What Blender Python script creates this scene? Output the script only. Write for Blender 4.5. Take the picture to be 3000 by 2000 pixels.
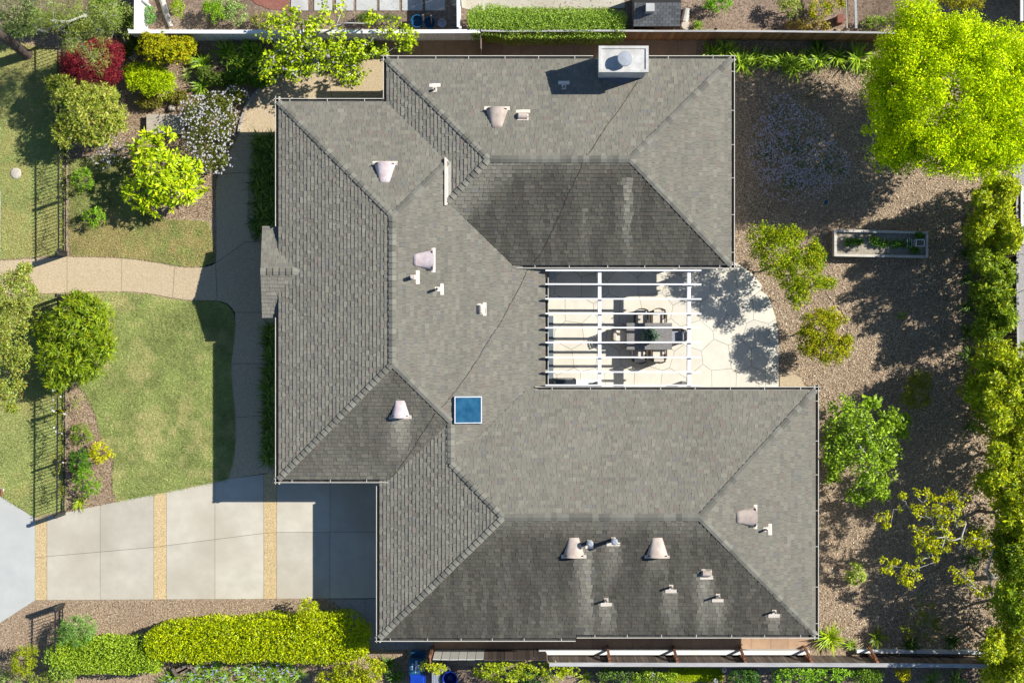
import bpy, math, random
import numpy as np
from mathutils import Vector, Matrix
from mathutils.geometry import tessellate_polygon

for o in list(bpy.data.objects):
    bpy.data.objects.remove(o)
scene = bpy.context.scene
COL = scene.collection
random.seed(7)
RNG = np.random.default_rng(7)

# ------------------------------------------------------------------ camera, sky, sun, exposure
CAM_H = 64.0          # drone height above the ground
PPM = 75.0            # photo pixels (3000 wide) per metre at ground level
cam_d = bpy.data.cameras.new('camera')
cam_d.sensor_width = 36.0
cam_d.lens = 36.0 * CAM_H / (3000 / PPM)
cam_d.clip_start = 1.0
cam_d.clip_end = 1000.0
cam = bpy.data.objects.new('camera', cam_d)
COL.objects.link(cam)
cam.location = (0, 0, CAM_H)
scene.camera = cam

SUN_EL = math.radians(41.0)
SUN_DIR = Vector((0.945 * math.cos(SUN_EL), 0.327 * math.cos(SUN_EL), math.sin(SUN_EL))).normalized()
world = bpy.data.worlds.new('World')
scene.world = world
world.use_nodes = True
wn = world.node_tree
sky = wn.nodes.new('ShaderNodeTexSky')
sky.sky_type = 'NISHITA'
sky.sun_disc = False
sky.sun_elevation = SUN_EL
sky.ozone_density = 5.0
sky.dust_density = 0.2
sky.sun_rotation = math.atan2(SUN_DIR.x, SUN_DIR.y)
bgn = wn.nodes['Background']
bgn.inputs['Strength'].default_value = 0.078
wn.links.new(sky.outputs['Color'], bgn.inputs['Color'])

sun_d = bpy.data.lights.new('sun', 'SUN')
sun_d.energy = 4.6
sun_d.angle = math.radians(0.5)
sun_d.color = (1.0, 0.965, 0.905)
sun = bpy.data.objects.new('sun', sun_d)
COL.objects.link(sun)
sun.rotation_euler = (-SUN_DIR).to_track_quat('-Z', 'Y').to_euler()
sun.location = (30, 10, 40)

vs = scene.view_settings
vs.view_transform = 'Standard'
vs.look = 'None'
vs.exposure = 0.65
vs.gamma = 1.0
vs.use_curve_mapping = False

# ------------------------------------------------------------------ coordinates
def P(px, py, z=0.0):
    """photo pixel (3000 x 2000) of a point at height z -> world point"""
    s = (CAM_H - z) / CAM_H / PPM
    return Vector(((px - 1500) * s, (1000 - py) * s, z))

EZ = 2.6
PPE = PPM * CAM_H / (CAM_H - EZ)      # photo pixels per metre at eaves height
def E(x, y, z=0.0):
    return Vector(((x - 1500) / PPE, (1000 - y) / PPE, z))

# ------------------------------------------------------------------ object helpers
ORG = {}      # world origin of every empty or part
def link(o, parent=None):
    COL.objects.link(o)
    if parent is not None:
        o.parent = parent
def tag(o, label=None, cat=None, group=None, kind=None):
    if label: o['label'] = label
    if cat: o['category'] = cat
    if group: o['group'] = group
    if kind: o['kind'] = kind
    return o
def thing(name, label, cat, loc, group=None):
    o = bpy.data.objects.new(name, None)
    o.empty_display_size = 0.2
    o.location = loc
    COL.objects.link(o)
    ORG[o.name] = Vector(loc)
    return tag(o, label, cat, group)

class MB:
    def __init__(s):
        s.v = []; s.f = []; s.c = []
    def poly_prism(s, pts, z0, z1, ztop=None):
        """pts: list of xy (any winding) -> closed prism"""
        a = sum(pts[i][0] * pts[(i + 1) % len(pts)][1] - pts[(i + 1) % len(pts)][0] * pts[i][1] for i in range(len(pts)))
        if a < 0: pts = pts[::-1]
        n = len(pts); b = len(s.v)
        for p in pts: s.v.append((p[0], p[1], z0))
        for p in pts: s.v.append((p[0], p[1], z1))
        s.f.append(tuple(b + n + i for i in range(n)))
        s.f.append(tuple(b + n - 1 - i for i in range(n)))
        for i in range(n):
            j = (i + 1) % n
            s.f.append((b + i, b + j, b + n + j, b + n + i))
        return s
    def box(s, c, size, M=None):
        b = len(s.v)
        hx, hy, hz = size[0] / 2, size[1] / 2, size[2] / 2
        for dz in (-hz, hz):
            for dx, dy in ((-hx, -hy), (hx, -hy), (hx, hy), (-hx, hy)):
                p = Vector((dx, dy, dz))
                if M is not None: p = M @ p
                s.v.append((p.x + c[0], p.y + c[1], p.z + c[2]))
        for f in ((0, 3, 2, 1), (4, 5, 6, 7), (0, 1, 5, 4), (1, 2, 6, 5), (2, 3, 7, 6), (3, 0, 4, 7)):
            s.f.append(tuple(b + i for i in f))
        return s
    def bar(s, a, b_, w, h):
        """box bar from a to b with width w (horizontal) and height h"""
        a = Vector(a); b_ = Vector(b_)
        d = b_ - a; L = d.length
        if L < 1e-6: return s
        q = d.to_track_quat('X', 'Z').to_matrix()
        return s.box((a + b_) / 2, (L, w, h), q)
    def tube(s, pts, rad, sides=6, cap=True):
        pts = [Vector(p) for p in pts]
        if not hasattr(rad, '__len__'): rad = [rad] * len(pts)
        rings = []
        for i, p in enumerate(pts):
            d = (pts[min(i + 1, len(pts) - 1)] - pts[max(i - 1, 0)])
            if d.length < 1e-9: d = Vector((0, 0, 1))
            d.normalize()
            u = d.orthogonal().normalized() if i == 0 else (lastu - d * lastu.dot(d)).normalized()
            lastu = u
            w = d.cross(u)
            b = len(s.v)
            for k in range(sides):
                t = 2 * math.pi * k / sides
                q = p + (u * math.cos(t) + w * math.sin(t)) * rad[i]
                s.v.append((q.x, q.y, q.z))
            rings.append(b)
        for i in range(len(rings) - 1):
            for k in range(sides):
                k2 = (k + 1) % sides
                s.f.append((rings[i] + k, rings[i] + k2, rings[i + 1] + k2, rings[i + 1] + k))
        if cap:
            s.f.append(tuple(rings[0] + sides - 1 - k for k in range(sides)))
            s.f.append(tuple(rings[-1] + k for k in range(sides)))
        return s
    def lathe(s, c, prof, sides=20, rot=None):
        """prof: list of (r, z); closed by caps when r > 0 at the ends"""
        rings = []
        for r, z in prof:
            b = len(s.v)
            for k in range(sides):
                t = 2 * math.pi * k / sides
                p = Vector((r * math.cos(t), r * math.sin(t), z))
                if rot is not None: p = rot @ p
                s.v.append((c[0] + p.x, c[1] + p.y, c[2] + p.z))
            rings.append(b)
        for i in range(len(rings) - 1):
            for k in range(sides):
                k2 = (k + 1) % sides
                s.f.append((rings[i] + k, rings[i] + k2, rings[i + 1] + k2, rings[i + 1] + k))
        s.f.append(tuple(rings[0] + sides - 1 - k for k in range(sides)))
        s.f.append(tuple(rings[-1] + k for k in range(sides)))
        return s
    def quad(s, a, b, c, d):
        n = len(s.v)
        for p in (a, b, c, d): s.v.append(tuple(p))
        s.f.append((n, n + 1, n + 2, n + 3))
        return s
    def build(s, name, mat, parent=None, smooth=False, kind=None, origin=None):
        base = Vector((0, 0, 0))
        if parent is not None: base = ORG.get(parent.name, Vector((0, 0, 0)))
        org = Vector(origin) if origin is not None else base
        me = bpy.data.meshes.new(name)
        me.from_pydata([(x - org.x, y - org.y, z - org.z) for x, y, z in s.v], [], s.f)
        if mat is not None: me.materials.append(mat)
        if smooth:
            me.polygons.foreach_set('use_smooth', [True] * len(me.polygons))
        if s.c:
            at = me.color_attributes.new('Col', 'FLOAT_COLOR', 'CORNER')
            cols = []
            for f, c in zip(s.f, s.c): cols += [c[0], c[1], c[2], 1.0] * len(f)
            at.data.foreach_set('color', cols)
        me.update()
        o = bpy.data.objects.new(name, me)
        link(o, parent)
        if origin is not None: o.location = org - base
        ORG[o.name] = org
        if kind: o['kind'] = kind
        return o

def shared(name, me, parent, loc, rot=None, scale=None):
    """another object on existing mesh data, world loc, child of parent (translation-only parents)"""
    o = bpy.data.objects.new(name, me)
    link(o, parent)
    base = ORG.get(parent.name, Vector((0, 0, 0))) if parent is not None else Vector((0, 0, 0))
    M = Matrix.Translation(Vector(loc) - base)
    if rot is not None: M = M @ rot.to_4x4()
    if scale is not None: M = M @ Matrix.Diagonal((*scale, 1))
    o.matrix_local = M
    ORG[o.name] = Vector(loc)
    return o

def box_mesh(name, mat, bevel=0.0):
    m = MB().box((0, 0, 0), (1, 1, 1))
    me = bpy.data.meshes.new(name)
    me.from_pydata(m.v, [], m.f)
    me.materials.append(mat)
    return me

def np_mesh(name, V, F, cols=None, mat=None, parent=None, kind=None, smooth=False):
    """V (n,3) world, F (m,k) ints, cols (n,3)"""
    base = ORG.get(parent.name, Vector((0, 0, 0))) if parent is not None else Vector((0, 0, 0))
    V = np.asarray(V, dtype=np.float64) - np.array(base)
    me = bpy.data.meshes.new(name)
    n, (m, k) = len(V), F.shape
    me.vertices.add(n); me.loops.add(m * k); me.polygons.add(m)
    me.vertices.foreach_set('co', V.astype(np.float32).ravel())
    me.loops.foreach_set('vertex_index', F.astype(np.int32).ravel())
    me.polygons.foreach_set('loop_start', np.arange(0, m * k, k, dtype=np.int32))
    me.polygons.foreach_set('loop_total', np.full(m, k, dtype=np.int32))
    if smooth: me.polygons.foreach_set('use_smooth', np.ones(m, dtype=bool))
    me.update(calc_edges=True)
    if cols is not None:
        at = me.color_attributes.new('Col', 'FLOAT_COLOR', 'POINT')
        c4 = np.ones((n, 4), dtype=np.float32); c4[:, :3] = cols
        at.data.foreach_set('color', c4.ravel())
    if mat is not None: me.materials.append(mat)
    o = bpy.data.objects.new(name, me)
    link(o, parent)
    ORG[o.name] = base
    if kind: o['kind'] = kind
    return o

# ------------------------------------------------------------------ materials
def lin(c):
    c = c / 255.0
    return c / 12.92 if c <= 0.04045 else ((c + 0.055) / 1.055) ** 2.4
def S(r, g, b, f=1.0):
    return (min(lin(r) * f, 1), min(lin(g) * f, 1), min(lin(b) * f, 1))

def new_mat(name):
    m = bpy.data.materials.new(name); m.use_nodes = True
    nt = m.node_tree
    return m, nt, nt.nodes['Principled BSDF']

def nmat(name, c1, c2, scale=6.0, rough=0.8, bump=0.2, bscale=None, detail=8, stretch=None, spots=None,
         rand=0.0, metal=0.0, big=None, spec=0.3, bdist=0.01):
    """noise-mixed colour, bump, optional second large-scale tint and object-random value"""
    m, nt, b = new_mat(name)
    N, L = nt.nodes, nt.links
    tc = N.new('ShaderNodeTexCoord')
    src = tc.outputs['Object']
    if stretch:
        mp = N.new('ShaderNodeMapping'); mp.inputs['Scale'].default_value = stretch
        L.new(src, mp.inputs['Vector']); src = mp.outputs['Vector']
    nz = N.new('ShaderNodeTexNoise'); nz.inputs['Scale'].default_value = scale; nz.inputs['Detail'].default_value = detail
    nz.inputs['Roughness'].default_value = 0.65
    L.new(src, nz.inputs['Vector'])
    rp = N.new('ShaderNodeValToRGB')
    rp.color_ramp.elements[0].position = 0.3; rp.color_ramp.elements[1].position = 0.7
    rp.color_ramp.elements[0].color = (*c1, 1); rp.color_ramp.elements[1].color = (*c2, 1)
    L.new(nz.outputs['Fac'], rp.inputs['Fac'])
    col = rp.outputs['Color']
    if spots:       # (scale, colour, amount)
        vo = N.new('ShaderNodeTexVoronoi'); vo.inputs['Scale'].default_value = spots[0]
        L.new(src, vo.inputs['Vector'])
        mx = N.new('ShaderNodeMix'); mx.data_type = 'RGBA'; mx.blend_type = 'OVERLAY'
        mx.inputs['Factor'].default_value = spots[1]
        bw = N.new('ShaderNodeRGBToBW'); L.new(vo.outputs['Color'], bw.inputs['Color'])
        L.new(col, mx.inputs['A']); L.new(bw.outputs['Val'], mx.inputs['B'])
        hs = N.new('ShaderNodeHueSaturation'); hs.inputs['Saturation'].default_value = spots[2]
        L.new(mx.outputs['Result'], hs.inputs['Color'])
        col = hs.outputs['Color']
    if big:         # (scale, colour, amount)
        n2 = N.new('ShaderNodeTexNoise'); n2.inputs['Scale'].default_value = big[0]; n2.inputs['Detail'].default_value = 5
        L.new(tc.outputs['Object'], n2.inputs['Vector'])
        r2 = N.new('ShaderNodeMapRange'); r2.inputs['From Min'].default_value = 0.42; r2.inputs['From Max'].default_value = 0.68
        r2.inputs['To Max'].default_value = big[2]
        L.new(n2.outputs['Fac'], r2.inputs['Value'])
        mx = N.new('ShaderNodeMix'); mx.data_type = 'RGBA'
        L.new(r2.outputs['Result'], mx.inputs['Factor']); L.new(col, mx.inputs['A']); mx.inputs['B'].default_value = (*big[1], 1)
        col = mx.outputs['Result']
    if rand:
        oi = N.new('ShaderNodeObjectInfo')
        mr = N.new('ShaderNodeMapRange'); mr.inputs['To Min'].default_value = 1 - rand; mr.inputs['To Max'].default_value = 1 + rand
        L.new(oi.outputs['Random'], mr.inputs['Value'])
        hs = N.new('ShaderNodeHueSaturation')
        L.new(mr.outputs['Result'], hs.inputs['Value']); L.new(col, hs.inputs['Color'])
        col = hs.outputs['Color']
    L.new(col, b.inputs['Base Color'])
    b.inputs['Roughness'].default_value = rough
    b.inputs['Metallic'].default_value = metal
    b.inputs['Specular IOR Level'].default_value = spec
    if bump:
        n3 = N.new('ShaderNodeTexNoise'); n3.inputs['Scale'].default_value = bscale or scale * 4; n3.inputs['Detail'].default_value = 6
        L.new(src, n3.inputs['Vector'])
        bp = N.new('ShaderNodeBump'); bp.inputs['Strength'].default_value = bump; bp.inputs['Distance'].default_value = bdist
        L.new(n3.outputs['Fac'], bp.inputs['Height']); L.new(bp.outputs['Normal'], b.inputs['Normal'])
    return m

def leaf_mat(name, rough=0.45, trans=0.3, spec=0.3):
    m, nt, b = new_mat(name)
    N, L = nt.nodes, nt.links
    at = N.new('ShaderNodeAttribute'); at.attribute_name = 'Col'
    L.new(at.outputs['Color'], b.inputs['Base Color'])
    b.inputs['Roughness'].default_value = rough
    b.inputs['Specular IOR Level'].default_value = spec
    if trans:
        tr = N.new('ShaderNodeBsdfTranslucent'); L.new(at.outputs['Color'], tr.inputs['Color'])
        mx = N.new('ShaderNodeMixShader'); mx.inputs['Fac'].default_value = trans
        out = N['Material Output']
        L.new(b.outputs['BSDF'], mx.inputs[1]); L.new(tr.outputs['BSDF'], mx.inputs[2])
        L.new(mx.outputs['Shader'], out.inputs['Surface'])
    return m

def attr_mat(name, rough=0.9, grain=60.0, amt=0.35, bump=0.3):
    m, nt, b = new_mat(name)
    N, L = nt.nodes, nt.links
    at = N.new('ShaderNodeAttribute'); at.attribute_name = 'Col'
    tc = N.new('ShaderNodeTexCoord')
    nz = N.new('ShaderNodeTexNoise'); nz.inputs['Scale'].default_value = grain; nz.inputs['Detail'].default_value = 4
    L.new(tc.outputs['Object'], nz.inputs['Vector'])
    mr = N.new('ShaderNodeMapRange'); mr.inputs['From Min'].default_value = .25; mr.inputs['From Max'].default_value = .75
    mr.inputs['To Min'].default_value = 1 - amt; mr.inputs['To Max'].default_value = 1 + amt
    L.new(nz.outputs['Fac'], mr.inputs['Value'])
    hs = N.new('ShaderNodeHueSaturation'); L.new(at.outputs['Color'], hs.inputs['Color']); L.new(mr.outputs['Result'], hs.inputs['Value'])
    L.new(hs.outputs['Color'], b.inputs['Base Color'])
    b.inputs['Roughness'].default_value = rough
    b.inputs['Specular IOR Level'].default_value = 0.15
    bp = N.new('ShaderNodeBump'); bp.inputs['Strength'].default_value = bump; bp.inputs['Distance'].default_value = 0.004
    L.new(nz.outputs['Fac'], bp.inputs['Height']); L.new(bp.outputs['Normal'], b.inputs['Normal'])
    return m

M = {}
M['mulch'] = nmat('mulch', (.14, .10, .066), (.56, .425, .28), 18, .95, .9, 40, 10, spots=(26, .6, 1.0), big=(.45, (.28, .205, .14), .7), bdist=.03)
M['soil'] = nmat('soil', (.17, .11, .065), (.38, .26, .165), 10, .95, .8, 30, 10, spots=(20, .4, .8), big=(.5, (.07, .045, .03), .6), bdist=.03)
M['bed_soil'] = nmat('pale_bed_soil', (.24, .20, .15), (.46, .41, .33), 14, .95, .8, 30, 8, bdist=.03)
M['turf'] = nmat('turf', (.21, .24, .075), (.40, .42, .145), 7, .95, .6, 50, 10, big=(.45, (.38, .32, .13), .55), bdist=.02)
M['concrete'] = nmat('concrete', (.415, .38, .305), (.525, .485, .395), 1.1, .9, .15, 40, 12, big=(.45, (.385, .34, .26), .85), rand=.09)
M['apron'] = nmat('apron_concrete', (.40, .41, .385), (.47, .475, .44), 1.2, .9, .15, 40, 8, big=(.25, (.42, .415, .375), .5), rand=.03)
M['aggregate'] = nmat('exposed_aggregate', (.37, .285, .175), (.55, .44, .285), 30, .9, .5, 70, 4, spots=(55, .4, 1.0), big=(.3, (.43, .34, .215), .4), rand=.04, bdist=.006)
M['aggregate_gold'] = nmat('golden_aggregate', (.41, .30, .145), (.60, .455, .25), 30, .9, .5, 70, 4, spots=(50, .5, 1.0), rand=.04, bdist=.006)
M['aggregate_grey'] = nmat('grey_aggregate', (.24, .21, .185), (.38, .335, .29), 30, .9, .5, 70, 4, spots=(50, .4, .4), rand=.04, bdist=.006)
M['patio'] = nmat('patio_concrete', (.58, .545, .455), (.68, .635, .535), 2.2, .85, .15, 40, 10, big=(.6, (.56, .515, .415), .6), rand=.06)
M['side_path'] = nmat('tan_side_path', (.36, .23, .14), (.46, .31, .20), 3, .9, .2, 40, 8, big=(.6, (.30, .20, .13), .5), rand=.08)
M['bed_edge'] = nmat('edging_stone', (.30, .27, .23), (.45, .41, .35), 5, .9, .3, 30, rand=.15)
M['cream'] = nmat('cream_paint', (.50, .47, .40), (.60, .57, .49), 4, .5, .05, 30, rand=.02)
M['white'] = nmat('white_paint', (.66, .66, .645), (.80, .80, .79), 2.5, .55, .08, 30, rand=.05, big=(1.2, (.60, .59, .56), .5))
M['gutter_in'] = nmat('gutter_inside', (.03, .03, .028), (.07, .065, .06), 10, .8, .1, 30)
M['stucco'] = nmat('stucco', (.55, .53, .48), (.62, .60, .55), 8, .9, .4, 60)
M['chimney'] = nmat('chimney_stucco', (.46, .45, .42), (.60, .585, .55), 5, .9, .3, 60, big=(2.2, (.38, .365, .33), .7))
M['vent'] = nmat('vent_metal', (.42, .34, .28), (.60, .50, .42), 5, .6, .15, 40, rand=.15, big=(4, (.36, .28, .22), .6))
M['vent_pink'] = nmat('primed_vent_metal', (.52, .42, .41), (.70, .62, .60), 9, .55, .1, 40, big=(5, (.50, .38, .36), .8))
M['galv'] = nmat('galvanised_metal', (.40, .42, .44), (.54, .56, .58), 9, .4, .1, 30, metal=.5)
M['flash'] = nmat('flashing_metal', (.60, .52, .42), (.70, .62, .52), 8, .6, .1, 40, rand=.1)
M['pipe_dark'] = nmat('pipe_inside', (.012, .012, .012), (.02, .02, .02), 9, .9, 0)
M['black'] = nmat('black_iron', (.012, .012, .013), (.022, .022, .024), 20, .5, .1, 60, spec=.5)
M['cable'] = nmat('black_cable', (.02, .019, .018), (.04, .038, .036), 20, .7, 0)
M['wood_brown'] = nmat('brown_fence_wood', (.15, .075, .03), (.34, .185, .08), 3, .85, .3, 12, stretch=(6, 6, .6), rand=.3)
M['wood_grey'] = nmat('weathered_fence_wood', (.10, .075, .055), (.24, .19, .15), 3, .9, .35, 12, stretch=(8, 8, .6), rand=.35)
M['wood_dark'] = nmat('dark_fence_wood', (.045, .032, .025), (.15, .11, .085), 3, .9, .35, 12, stretch=(8, 8, .6), rand=.4)
M['wood_pale'] = nmat('whitewashed_wood', (.62, .60, .50), (.74, .73, .66), 3, .8, .2, 12, stretch=(8, 8, .6), rand=.1)
M['wood_red'] = nmat('redwood_post', (.20, .085, .045), (.32, .15, .08), 3, .8, .3, 12, stretch=(8, 8, .6), rand=.15)
M['wood_cap'] = nmat('grey_cap_board', (.30, .295, .285), (.46, .45, .435), 3, .85, .3, 12, stretch=(.6, 6, 6), rand=.1)
M['wood_bed'] = nmat('raised_bed_timber', (.42, .38, .32), (.60, .55, .47), 3, .85, .3, 12, stretch=(.8, 6, 4), rand=.1)
M['deck'] = nmat('deck_board_wood', (.36, .31, .24), (.50, .44, .35), 3, .85, .3, 12, stretch=(.8, 6, 4), rand=.12)
M['wicker'] = nmat('brown_wicker', (.035, .025, .018), (.11, .085, .065), 60, .7, .8, 80, stretch=(1, .35, 1))
M['wicker_grey'] = nmat('grey_wicker', (.09, .085, .08), (.30, .285, .27), 30, .7, 1.0, 40, stretch=(.5, 2, 1))
M['cushion'] = nmat('beige_cushion', (.52, .46, .37), (.66, .60, .50), 20, .9, .3, 60, rand=.05)
M['cushion_grey'] = nmat('grey_cushion', (.25, .26, .29), (.32, .33, .36), 20, .9, .3, 60)
M['steel_dark'] = nmat('dark_steel', (.05, .055, .06), (.10, .105, .11), 8, .35, .05, 30, metal=.6)
M['steel'] = nmat('bright_steel', (.55, .56, .58), (.65, .66, .68), 8, .3, .05, 30, metal=.8)
M['counter'] = nmat('white_counter', (.72, .71, .66), (.80, .79, .75), 5, .4, .05, 30)
M['wall_shade'] = nmat('wall_shade_strip', (.10, .125, .15), (.15, .18, .21), 5, .8, .2, 30)
M['blue'] = nmat('blue_plastic', (.004, .035, .30), (.008, .05, .38), 5, .4, .05, 30)
M['blue_dull'] = nmat('dull_blue_plastic', (.01, .075, .16), (.014, .095, .19), 5, .45, .05, 30)
M['grey_plastic'] = nmat('grey_plastic', (.12, .125, .13), (.17, .175, .18), 5, .5, .05, 30)
M['print'] = nmat('white_print', (.6, .65, .7), (.65, .7, .75), 5, .6, 0)
M['bark'] = nmat('bark', (.11, .085, .06), (.24, .20, .155), 6, .95, .6, 20, stretch=(4, 4, 1))
M['bark_pale'] = nmat('pale_bark', (.36, .34, .30), (.56, .54, .49), 6, .9, .5, 20, stretch=(3, 3, 1))
M['bark_dark'] = nmat('dark_pole_wood', (.045, .033, .026), (.15, .115, .09), 5, .95, .8, 16, stretch=(5, 5, .7))
M['terracotta'] = nmat('terracotta_paving', (.20, .075, .055), (.30, .13, .10), 5, .85, .2, 30, rand=.1)
M['paver'] = nmat('pale_paver', (.38, .385, .37), (.52, .52, .49), 4, .9, .4, 40, big=(2, (.30, .29, .28), .6), rand=.08)
M['retain'] = nmat('painted_block_wall', (.60, .62, .60), (.72, .73, .71), 2, .85, .15, 30, big=(.8, (.62, .58, .50), .5))
M['stone'] = nmat('garden_stone', (.38, .33, .26), (.52, .46, .38), 6, .9, .5, 20, rand=.1)
M['shed_shingle'] = nmat('shed_shingle', (.07, .075, .08), (.16, .165, .165), 25, .95, .4, 60, rand=.25)
M['ridge_cap'] = nmat('ridge_cap_shingle', (.145, .138, .112), (.215, .206, .168), 45, .95, .4, 80, rand=.28)
M['shingle'] = attr_mat('asphalt_shingle')
M['sheath'] = nmat('roof_felt', (.02, .02, .019), (.035, .034, .032), 20, .95, .2)
M['leaf'] = leaf_mat('leaf_soft', .6, .2, .1)
M['leaf_gloss'] = leaf_mat('leaf_glossy', .42, .15, .25)
M['chip'] = leaf_mat('loose_chips', .95, 0, .1)
M['petal'] = leaf_mat('petals', .7, .2, .1)
m_, nt_, b_ = new_mat('skylight_glass')
b_.inputs['Roughness'].default_value = .15
nz_ = nt_.nodes.new('ShaderNodeTexNoise'); nz_.inputs['Scale'].default_value = 3.0; nz_.inputs['Detail'].default_value = 6
rp_ = nt_.nodes.new('ShaderNodeValToRGB'); rp_.color_ramp.elements[0].color = (.008, .06, .125, 1); rp_.color_ramp.elements[1].color = (.03, .125, .21, 1)
rp_.color_ramp.elements[0].position = .3; rp_.color_ramp.elements[1].position = .75
nt_.links.new(nz_.outputs['Fac'], rp_.inputs['Fac']); nt_.links.new(rp_.outputs['Color'], b_.inputs['Base Color'])
b_.inputs['Specular IOR Level'].default_value = .5
M['skyglass'] = m_
m_, nt_, b_ = new_mat('window_glass')
b_.inputs['Base Color'].default_value = (.02, .03, .035, 1); b_.inputs['Roughness'].default_value = .05
M['glass'] = m_
m_, nt_, b_ = new_mat('blue_glaze')
b_.inputs['Base Color'].default_value = (.006, .03, .22, 1); b_.inputs['Roughness'].default_value = .12
M['glaze'] = m_

# ------------------------------------------------------------------ geometry helpers
def inset(pts, d):
    """move every edge of a polygon inwards by d (xy)"""
    n = len(pts)
    a = sum(pts[i][0] * pts[(i + 1) % n][1] - pts[(i + 1) % n][0] * pts[i][1] for i in range(n))
    if a < 0: pts = pts[::-1]
    out = []
    for i in range(n):
        p0 = Vector(pts[i - 1][:2]); p1 = Vector(pts[i][:2]); p2 = Vector(pts[(i + 1) % n][:2])
        e1 = (p1 - p0).normalized(); e2 = (p2 - p1).normalized()
        n1 = Vector((-e1.y, e1.x)); n2 = Vector((-e2.y, e2.x))
        k = 1 + n1.dot(n2)
        if k < .3: k = .3
        q = p1 + (n1 + n2) / k * d
        out.append((q.x, q.y))
    return out
def pxs(pts, z=0.0):
    return [tuple(P(x, y, z)[:2]) for x, y in pts]
def slab(name, pts_px, z0, z1, mat, parent=None, gap=0.0):
    pts = pxs(pts_px)
    if gap: pts = inset(pts, gap)
    return MB().poly_prism(pts, z0, z1).build(name, mat, parent)
def clip_half(poly, p, nrm):
    """keep the side where (q-p).n <= 0"""
    out = []
    for i in range(len(poly)):
        a, b = poly[i], poly[(i + 1) % len(poly)]
        da = (a[0] - p[0]) * nrm[0] + (a[1] - p[1]) * nrm[1]
        db = (b[0] - p[0]) * nrm[0] + (b[1] - p[1]) * nrm[1]
        if da <= 0: out.append(a)
        if da * db < 0:
            t = da / (da - db)
            out.append((a[0] + (b[0] - a[0]) * t, a[1] + (b[1] - a[1]) * t))
    return out
def clip_convex(poly, conv):
    """conv counter-clockwise"""
    n = len(conv)
    for i in range(n):
        a, b = conv[i], conv[(i + 1) % n]
        poly = clip_half(poly, a, (b[1] - a[1], -(b[0] - a[0])))
        if len(poly) < 3: return []
    return poly
def area2(p):
    return sum(p[i][0] * p[(i + 1) % len(p)][1] - p[(i + 1) % len(p)][0] * p[i][1] for i in range(len(p))) / 2
def in_poly(x, y, poly):
    x = np.asarray(x); y = np.asarray(y)
    r = np.zeros(x.shape, bool)
    n = len(poly)
    for i in range(n):
        x1, y1 = poly[i]; x2, y2 = poly[(i + 1) % n]
        c = ((y1 > y) != (y2 > y))
        with np.errstate(divide='ignore', invalid='ignore'):
            xi = (x2 - x1) * (y - y1) / (y2 - y1 + 1e-12) + x1
        r ^= c & (x < xi)
    return r
_NG = np.random.default_rng(3).random((64, 64))
def vnoise(x, y, s=1.0):
    x = np.asarray(x, float) * s; y = np.asarray(y, float) * s
    xi = np.floor(x).astype(int); yi = np.floor(y).astype(int)
    fx = x - xi; fy = y - yi
    fx = fx * fx * (3 - 2 * fx); fy = fy * fy * (3 - 2 * fy)
    g = lambda a, b: _NG[a % 64, b % 64]
    return (g(xi, yi) * (1 - fx) + g(xi + 1, yi) * fx) * (1 - fy) + (g(xi, yi + 1) * (1 - fx) + g(xi + 1, yi + 1) * fx) * fy
# ================================================================== THE SETTING: ground, lawns, paving
def structure(o):
    o['kind'] = 'structure'; return o
g = MB(); g.quad((-200, -200, 0), (200, -200, 0), (200, 200, 0), (-200, 200, 0))
structure(g.build('ground', M['mulch']))

def sheet(name, pts_px, z, mat):
    pts = pxs(pts_px)
    b = MB().poly_prism(pts, -.05, z)
    return structure(b.build(name, mat))

def smooth_px(pts, it=2):
    for _ in range(it):
        q = []
        for i in range(len(pts)):
            a, b = pts[i], pts[(i + 1) % len(pts)]
            q.append((a[0] * .75 + b[0] * .25, a[1] * .75 + b[1] * .25))
            q.append((a[0] * .25 + b[0] * .75, a[1] * .25 + b[1] * .75))
        pts = q
    return pts

FRONT_LAWN = [(110, 862), (200, 862), (270, 857), (357, 857), (430, 862), (506, 877), (550, 882), (590, 883), (636, 884), (655, 889), (671, 899), (685, 920), (690, 950),
              (685, 1000), (677, 1065), (680, 1130), (689, 1222), (690, 1290), (684, 1345), (672, 1398), (665, 1405), (612, 1418), (345, 1470), (333, 1440), (330, 1400),
              (335, 1345), (300, 1290), (282, 1215), (250, 1150), (225, 1128), (208, 1124), (208, 1000), (208, 880), (110, 875)]
UPPER_LAWN = [(205, 470), (300, 455), (400, 470), (430, 560), (450, 640), (530, 645), (610, 650), (622, 690), (628, 740), (628, 765), (600, 778), (560, 781), (512, 775), (440, 763), (357, 753), (280, 750), (210, 749), (205, 700)]
LEFT_UPPER = [(-30, 130), (60, 128), (170, 150), (188, 200), (188, 745), (100, 752), (-30, 762)]
LEFT_LOWER = [(-30, 870), (110, 866), (190, 872), (190, 1492), (104, 1514), (0, 1452), (-30, 1438)]
sheet('lawn', FRONT_LAWN, .02, M['turf'])
sheet('lawn', UPPER_LAWN, .02, M['turf'])
sheet('lawn', LEFT_UPPER, .02, M['turf'])
sheet('lawn', LEFT_LOWER, .02, M['turf'])
NEIGH_SOIL = [(-40, -150), (3040, -150), (3040, 84), (1850, 84), (1412, 84), (410, 84), (410, 90), (-40, 90)]
sheet('neighbour_soil', NEIGH_SOIL, .006, M['soil'])
SOUTH_SOIL = [(1265, 1950), (2900, 1950), (2900, 2200), (1265, 2200)]
sheet('southern_neighbour_soil', SOUTH_SOIL, .006, M['soil'])

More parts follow.
